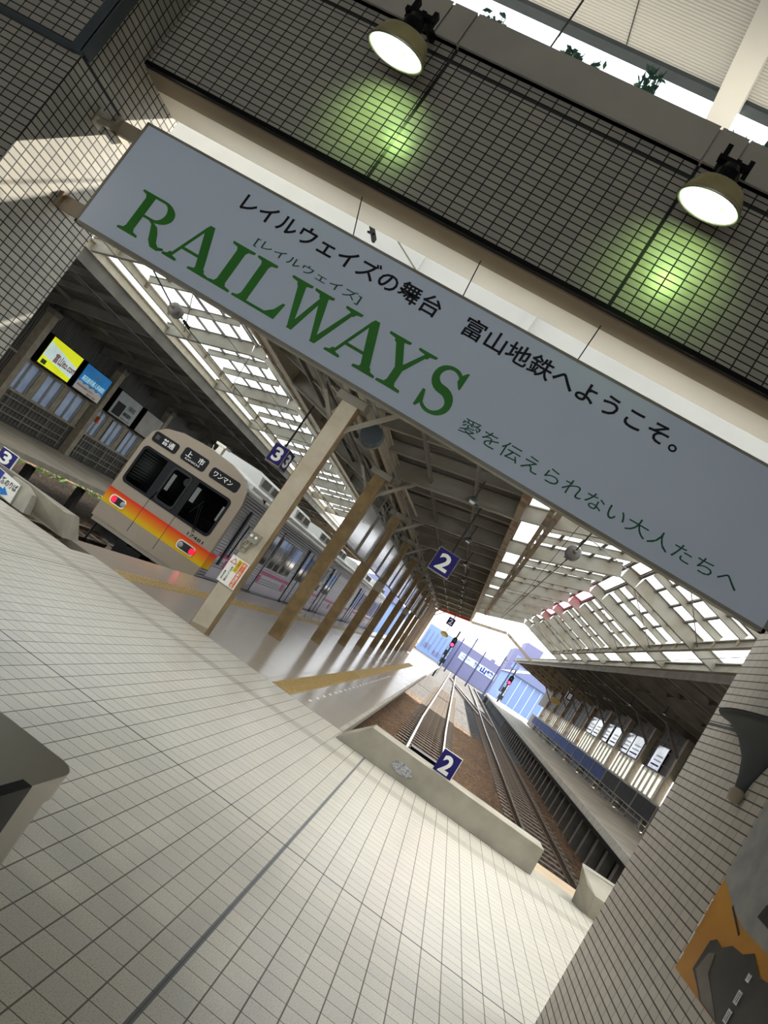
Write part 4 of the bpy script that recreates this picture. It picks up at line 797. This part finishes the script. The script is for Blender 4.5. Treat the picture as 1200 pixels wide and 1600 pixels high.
t = adbox(21.95, 23.65, 'adblue', 'lit blue advertising box with pale lettering over a cloud border')
MB().prism([(0, 0), (1.7, 0), (1.7, .22)]+[(1.7-.05-i*.055, .26+.07*abs(math.sin(i*.42))) for i in range(30)]+[(0, .34)], (F, 21.95, 2.09), Y, Z, (.002, 0, 0)).build('cloud_border', 'adcloud', t)
text('lettering', '高田産科婦人科病院', (F+.003, 22.08, 2.46), Y, Z, 1.48, .2, 'adtext', t, .01)
text('lettering', '富山市内各線のりばすぐ', (F+.003, 22.05, 2.24), Y, Z, 1.1, .07, 'ink', t); text('lettering', '電話番号案内', (F+.003, 22.8, 2.12), Y, Z, .6, .06, 'ink', t)
MB().lathe([(.001, 0), (.06, 0)], (F+.002, 22.85, 2.82), X, 12).build('yellow_motif', 'yellow', t)
t = adbox(24.5, 26.3, 'adpale', 'white advertising box with a grey photo panel and dark writing')
MB().box(F, F+.003, 24.65, 25.3, 2.14, 2.65).build('photo_panel', 'panelgrey', t)
text('lettering', '月曜休館', (F+.003, 25.45, 2.55), Y, Z, .6, .2, 'trim', t); text('lettering', '歯科医院', (F+.003, 25.4, 2.28), Y, Z, .65, .16, 'ink', t, .02); text('lettering', 'お問合せはこちらまで', (F+.003, 25.4, 2.14), Y, Z, .7, .05, 'ink', t)
t = adbox(26.75, 28.35, 'adgrey', 'blank grey advertising box next to the train roof')
MB().prism([(0, 0), (.14, .0), (.06, .25)], (XL+.01, 24.3, 1.5), Y, Z, (.3, 0, 0)).build('flag_sticker', 'orange', label='small orange flag on the post beside the windows', cat='sticker')
def side_roof(xw, zw, xe, ze, y1, name, label):
    t = thing('side_roof', ((xw+xe)/2, 30, zw), label, 'roof', kind='structure')
    MB().add([(xw, 7.3, zw+.3), (xe, 7.3, ze+.3), (xe, y1, ze+.3), (xw, y1, zw+.3), (xw, 7.3, zw+.34), (xe, 7.3, ze+.34), (xe, y1, ze+.34), (xw, y1, zw+.34)], [(0, 1, 2, 3), (7, 6, 5, 4), (0, 4, 5, 1), (1, 5, 6, 2), (2, 6, 7, 3), (3, 7, 4, 0)]).build('roof_deck', 'deck', t)
    n = int((y1-8)/1.417)
    for i in range(n):
        yy = 8.38+i*1.417; big = i % 3 == 1
        MB().ibeam((xw, yy, zw+(0 if big else .14)), (xe, yy, ze+(0 if big else .14)), .12 if big else .07, .3 if big else .16, .02).build('rafter', 'dsteel' if yy < 50 else 'rust', t)
    for f in (.3, .65):
        x_ = xw+(xe-xw)*f; z_ = zw+(ze-zw)*f+.18; MB().bar((x_, 7.3, z_), (x_, y1, z_), .05, .1).build('purlin', 'dsteel', t)
    MB().box(min(xe, xe+.04), max(xe, xe+.04), 7.3, y1, ze-.05, ze+.36).build('fascia', 'dsteel', t)
side_roof(XL, 3.55, -11.5, 4.36, 72, 'l', 'dark lean-to roof over the left platform')
XR = 9.5; k_ = 1.0556
side_roof(XR, 3.85, 5.42, 4.5, 77, 'r', 'dark lean-to roof over the right platform')
for i in range(7):
    pendant(7.2, 17+5.2*i, 3.95, f'{ORD[i]} small dark lamp from the front under the right platform roof', 'lamps under the right platform roof')
# right
MB().box(5.7, 16, 9, 95, -.22, 0).build('floor_right_platform', 'side_platform', **S)
MB().box(5.66, 5.72, 9, 95, -.2, .005).build('trim_right_edge', 'concrete', **S)
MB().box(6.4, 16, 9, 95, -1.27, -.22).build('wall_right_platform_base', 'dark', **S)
pp = None
for i in range(40):
    if pp is None: pp = MB().box(5.95, 6.2, 11.9, 12.15, -1.27, -.22).build('platform_post', 'dsteel', label='grey concrete post under the right platform edge', cat='post', group='posts under the right platform')
    else: c = pp.copy(); col.objects.link(c); c.location = (0, 1.25*i, 0)
MB().bar((5.9, 9, -.38), (5.9, 95, -.38), .12, .16).build('trim_right_girder', 'dark', **S)
wr = stripe_mat('right_ribs', 'y', .15, (.11, .105, .10), (.07, .068, .062))
MB().box(XR, XR+.12, 9, 77, 0, 1.15).box(XR, XR+.12, 9, 77, 2.2, 4.2).build('wall_right_platform', wr, **S)
cyr = [25.9, 30.6, 35.3, 40.0, 44.9, 49.9, 54.9, 60, 65, 70]
for i, yy in enumerate(cyr):
    rusty = i >= 5
    t = thing('wall_post', (XR-.25, yy, 0), f'{ORD[i]} {"rust stained" if rusty else "pale olive"} roof post along the right platform wall from the front', 'column', 'posts of the right platform wall')
    MB().box(XR-.24, XR, yy-.14, yy+.14, 0, 3.9).build('shaft', 'rust' if rusty else 'beige', t)
    MB().bar((XR-.24, yy, 3.0), (XR-1.3, yy, 4.0), .08, .1).build('brace', 'dsteel', t)
    if i < 9:
        y2 = cyr[i+1]; t = thing('window', (XR, (yy+y2)/2, 1.15), f'{ORD[i]} bay of tall pale strip windows from the front in the right platform wall', 'window', 'strip windows of the right platform', 'structure')
        a, b = yy+.3, y2-.5; n = 5
        MB().box(XR+.04, XR+.05, a, b, 1.17, 2.16).build('pane', 'winstrip', t)
        f = MB().box(XR-.02, XR+.06, a, b, 1.12, 1.17).box(XR-.02, XR+.06, a, b, 2.16, 2.2)
        for j in range(n+1): f.box(XR-.03, XR+.06, a+(b-a)*j/n-.04, a+(b-a)*j/n+.04, 1.17, 2.16)
        f.build('mullions', 'cream' if not rusty else 'rust', t)
        g = MB()
        for z_ in (2.55, 3.1, 3.5): g.bar((XR-.06, a, z_), (XR-.06, b, z_), .03, .04)
        for j in range(4): g.box(XR-.08, XR-.04, a+(b-a)*j/3-.02, a+(b-a)*j/3+.02, 2.2, 3.85)
        g.build('wall_lattice', 'dsteel', label=f'{ORD[i]} pipe lattice from the front on the upper right platform wall', cat='lattice', group='lattices of the right platform wall')
for i, (a, b) in enumerate(((30.75, 32.3), (34.25, 35.95), (36.1, 37.8), (38.75, 40.3), (40.75, 42.4), (43.3, 44.9), (45.1, 46.9))):
    t = thing('platform_poster', (XR-.04, (a+b)/2*k_, 2.23), f'{ORD[i]} silvery glazed poster from the right above the strip windows', 'poster', 'glazed posters on the right platform')
    MB().box(XR-.1, XR-.07, a*k_+.03, b*k_-.03, 2.26, 3.27).build('sheet', 'foil', t)
    MB().box(XR-.07, XR, a*k_, b*k_, 2.23, 3.3).build('frame', 'black', t)
    for j in range(3): MB().box(XR-.104, XR-.1, a*k_+.2, b*k_-.25-.1*j, 2.4+.2*j, 2.47+.2*j).build('printed_line', 'bullseye' if j else 'panelgrey', t)
# railing with dark infill
XG = 9.05
rt = None
for i in range(17):
    y0 = 20.0+i*3.0; m_ = 'panelgrey' if i < 6 else 'panelblue'
    t = thing('platform_railing', (XG, y0, 0), f'{ORD[i] if i < 16 else "last"} railing bay from the front along the right platform, {"dark grey" if i < 6 else "blue"} panel', 'railing', 'railing bays of the right platform')
    MB().box(XG, XG+.02, y0+.08, y0+2.95, .45, 1.08).build('infill_panel', m_, t)
    f = MB().box(XG-.03, XG+.05, y0+.002, y0+.07, 0, 1.15).bar((XG, y0+.07, 1.1), (XG, y0+2.998, 1.1), .05, .05).bar((XG, y0+.07, .42), (XG, y0+2.998, .42), .03, .03).bar((XG, y0+.07, .22), (XG, y0+2.998, .22), .03, .03)
    for j in (1, 2): f.box(XG-.015, XG+.015, y0+j, y0+j+.03, 0, .45)
    f.build('posts_and_rails', 'steel', t)
MB().box(-30, -13, 9, 9.15, -1.3, 5).build('wall_left_end', 'pier_tile', **S)

# ================================================================== FAR VIEW
def signal(x, y, z, label, ladder=True, hz=None):
    t = thing('railway_signal', (x, y, -1.27), label, 'signal', 'red railway signals')
    MB().tube([(x, y, -1.27), (x, y, z+1.6)], .09, 8).build('mast', 'dark', t)
    h = MB().prism(rrect(-.24, .24, 0, 1.15, .23), (x, y-.35, z-.3), X, Z, (0, .2, 0)).build('head', 'black', t)
    MB().lathe([(.001, 0), (.16, 0), (.17, -.04)], (x, y-.36, z), (0, 1, 0), 16).build('red_lens', 'siglamp', h); MB().lathe([(.001, 0), (.12, 0), (.13, -.04)], (x, y-.36, z+.5), (0, 1, 0), 14).build('dark_lens', 'dark', h)
    b = MB()
    for k in range(9): b.bar((x-.25, y-.2, -.8+k*.4), (x+.25, y-.2, -.8+k*.4), .05, .05)
    b.box(x-.27, x-.23, y-.22, y-.18, -1.2, z-.4).box(x+.23, x+.27, y-.22, y-.18, -1.2, z-.4).build('ladder', 'dsteel', t)
    MB().box(x-.3, x+.1, y-.3, y+.1, z-1.3, z-.7).box(x-.2, x+.3, y-.3, y+.1, z-2.1, z-1.6).build('relay_box', 'dark', t)
signal(-.85, 76, 2.45, 'railway signal showing red beside the far end of the island platform')
signal(6.5, 84, 2.5, 'railway signal showing red beyond the right platform edge')
for i, (xa, za, xb, zb, yy) in enumerate(((1.5, 5.8, 1.5, -1.2, 112), (3.6, 4.8, 3.6, -1.2, 114), (6.2, 5.7, 6.2, -1.2, 108), (7.5, 6.1, 7.5, -1.2, 104), (-.2, 4.9, -.2, -1.2, 118))):
    t = thing('line_pole', (xa, yy, -1.27), ('slim pole rising in front of the left part of the white billboard', 'short slim pole in front of the white billboard', 'braced lattice-like pole right of the billboard', 'tall dark pole before the haze-tinted pale blue shed', 'thin pole in front of the haze-tinted pale blue building')[i], 'pole', 'line poles in the yard')
    MB().tube([(xa, yy, -1.27), (xa, yy, za)], [.14, .09], 8).build('shaft', 'ppole', t); MB().bar((xa-.5, yy, za-.5), (xa+.5, yy, za-.5), .08, .08).build('crossarm', 'ppole', t)
t = thing('billboard_building', (3, 152, -1.27), 'haze-tinted violet building with a long white billboard beyond the yard', 'building')
MB().box(-1.2, 12, 152, 165, -1.27, 4.9).box(6.5, 7.4, 152, 153, 4.9, 5.4).build('walls', 'hazeviolet', t)
MB().box(.6, 9, 151.9, 152, 1.75, 3.2).build('billboard', 'pwhite', t)
text('lettering', '富山地', (4.1, 151.88, 1.86), X, Z, 4.4, 1.22, 'signblue', t, .05, .02); text('lettering', 'ごー', (1.2, 151.88, 2.2), X, Z, 1.9, .8, 'signblue', t, 0, .02)
t = thing('hazy_blue_building', (-4, 150, -1.27), 'haze-tinted pale blue building with vertical panels left of the billboard', 'building')
MB().box(-7.5, -1.25, 150, 164, -1.27, 4.6).build('walls', 'hazeblue2', t)
f = MB()
for k in range(6): f.box(-7+k*.95, -6.9+k*.95, 149.9, 150, -.4, 3.6)
f.build('panel_ribs', 'pblue', t); MB().box(-6.5, -5.2, 149.9, 150, .0, .9).box(-4.2, -2.6, 149.9, 150, -.5, .4).build('windows', 'pblue', t)
t = thing('yard_shed', (12, 110, -1.27), 'haze-tinted pale blue roofed shed with ribbed wall right of the tracks', 'building')
MB().box(8.3, 20, 108, 135, -1.27, 4.2).build('walls', 'hazeblue2', t); MB().prism([(0, 4.2), (12, 4.2), (12, 6.5), (6, 7.5)], (8, 107.5, 0), X, Z, (0, 28, 0)).build('roof', 'pblue', t)
f = MB()
for k in range(9): f.box(8.5+k*1.1, 8.62+k*1.1, 107.9, 108, -1, 4)
f.build('wall_ribs', 'pwhite', t)
t = thing('tower_building', (15, 160, -1.27), 'tall haze-tinted pale violet building behind the right shed', 'building')
MB().box(10.5, 24, 168, 185, -1.27, 10.8).box(12, 16, 168, 180, 10.8, 13.2).build('walls', 'hazeviolet', t); f = MB()
for i in range(5):
    for j in range(3): f.box(11.5+i*1.8, 12.6+i*1.8, 167.9, 168, 4.5+j*2, 5.6+j*2)
f.build('windows', 'hazeblue2', t)
t = thing('low_house', (-14, 95, -1.27), 'haze-tinted pale low house beyond the platform end at the left', 'building')
MB().box(-18, -8, 92, 104, -1.27, 3).build('walls', 'hazeblue2', t); MB().prism([(-.4, 3), (10.4, 3), (5, 5)], (-18, 91.6, 0), X, Z, (0, 13, 0)).build('roof', 'pblue', t)
MB().box(7.0, 7.2, 96, 104, -1.27, 1.0).build('yard_fence', 'hazeblue2', label='low haze-tinted pale blue fence beside the far right rail', cat='fence')
MB().box(5.9, 6.35, 96, 97, -1.27, -.2).build('track_cabinet', 'dark', label='dark trackside cabinet at the far end of the right platform', cat='cabinet')
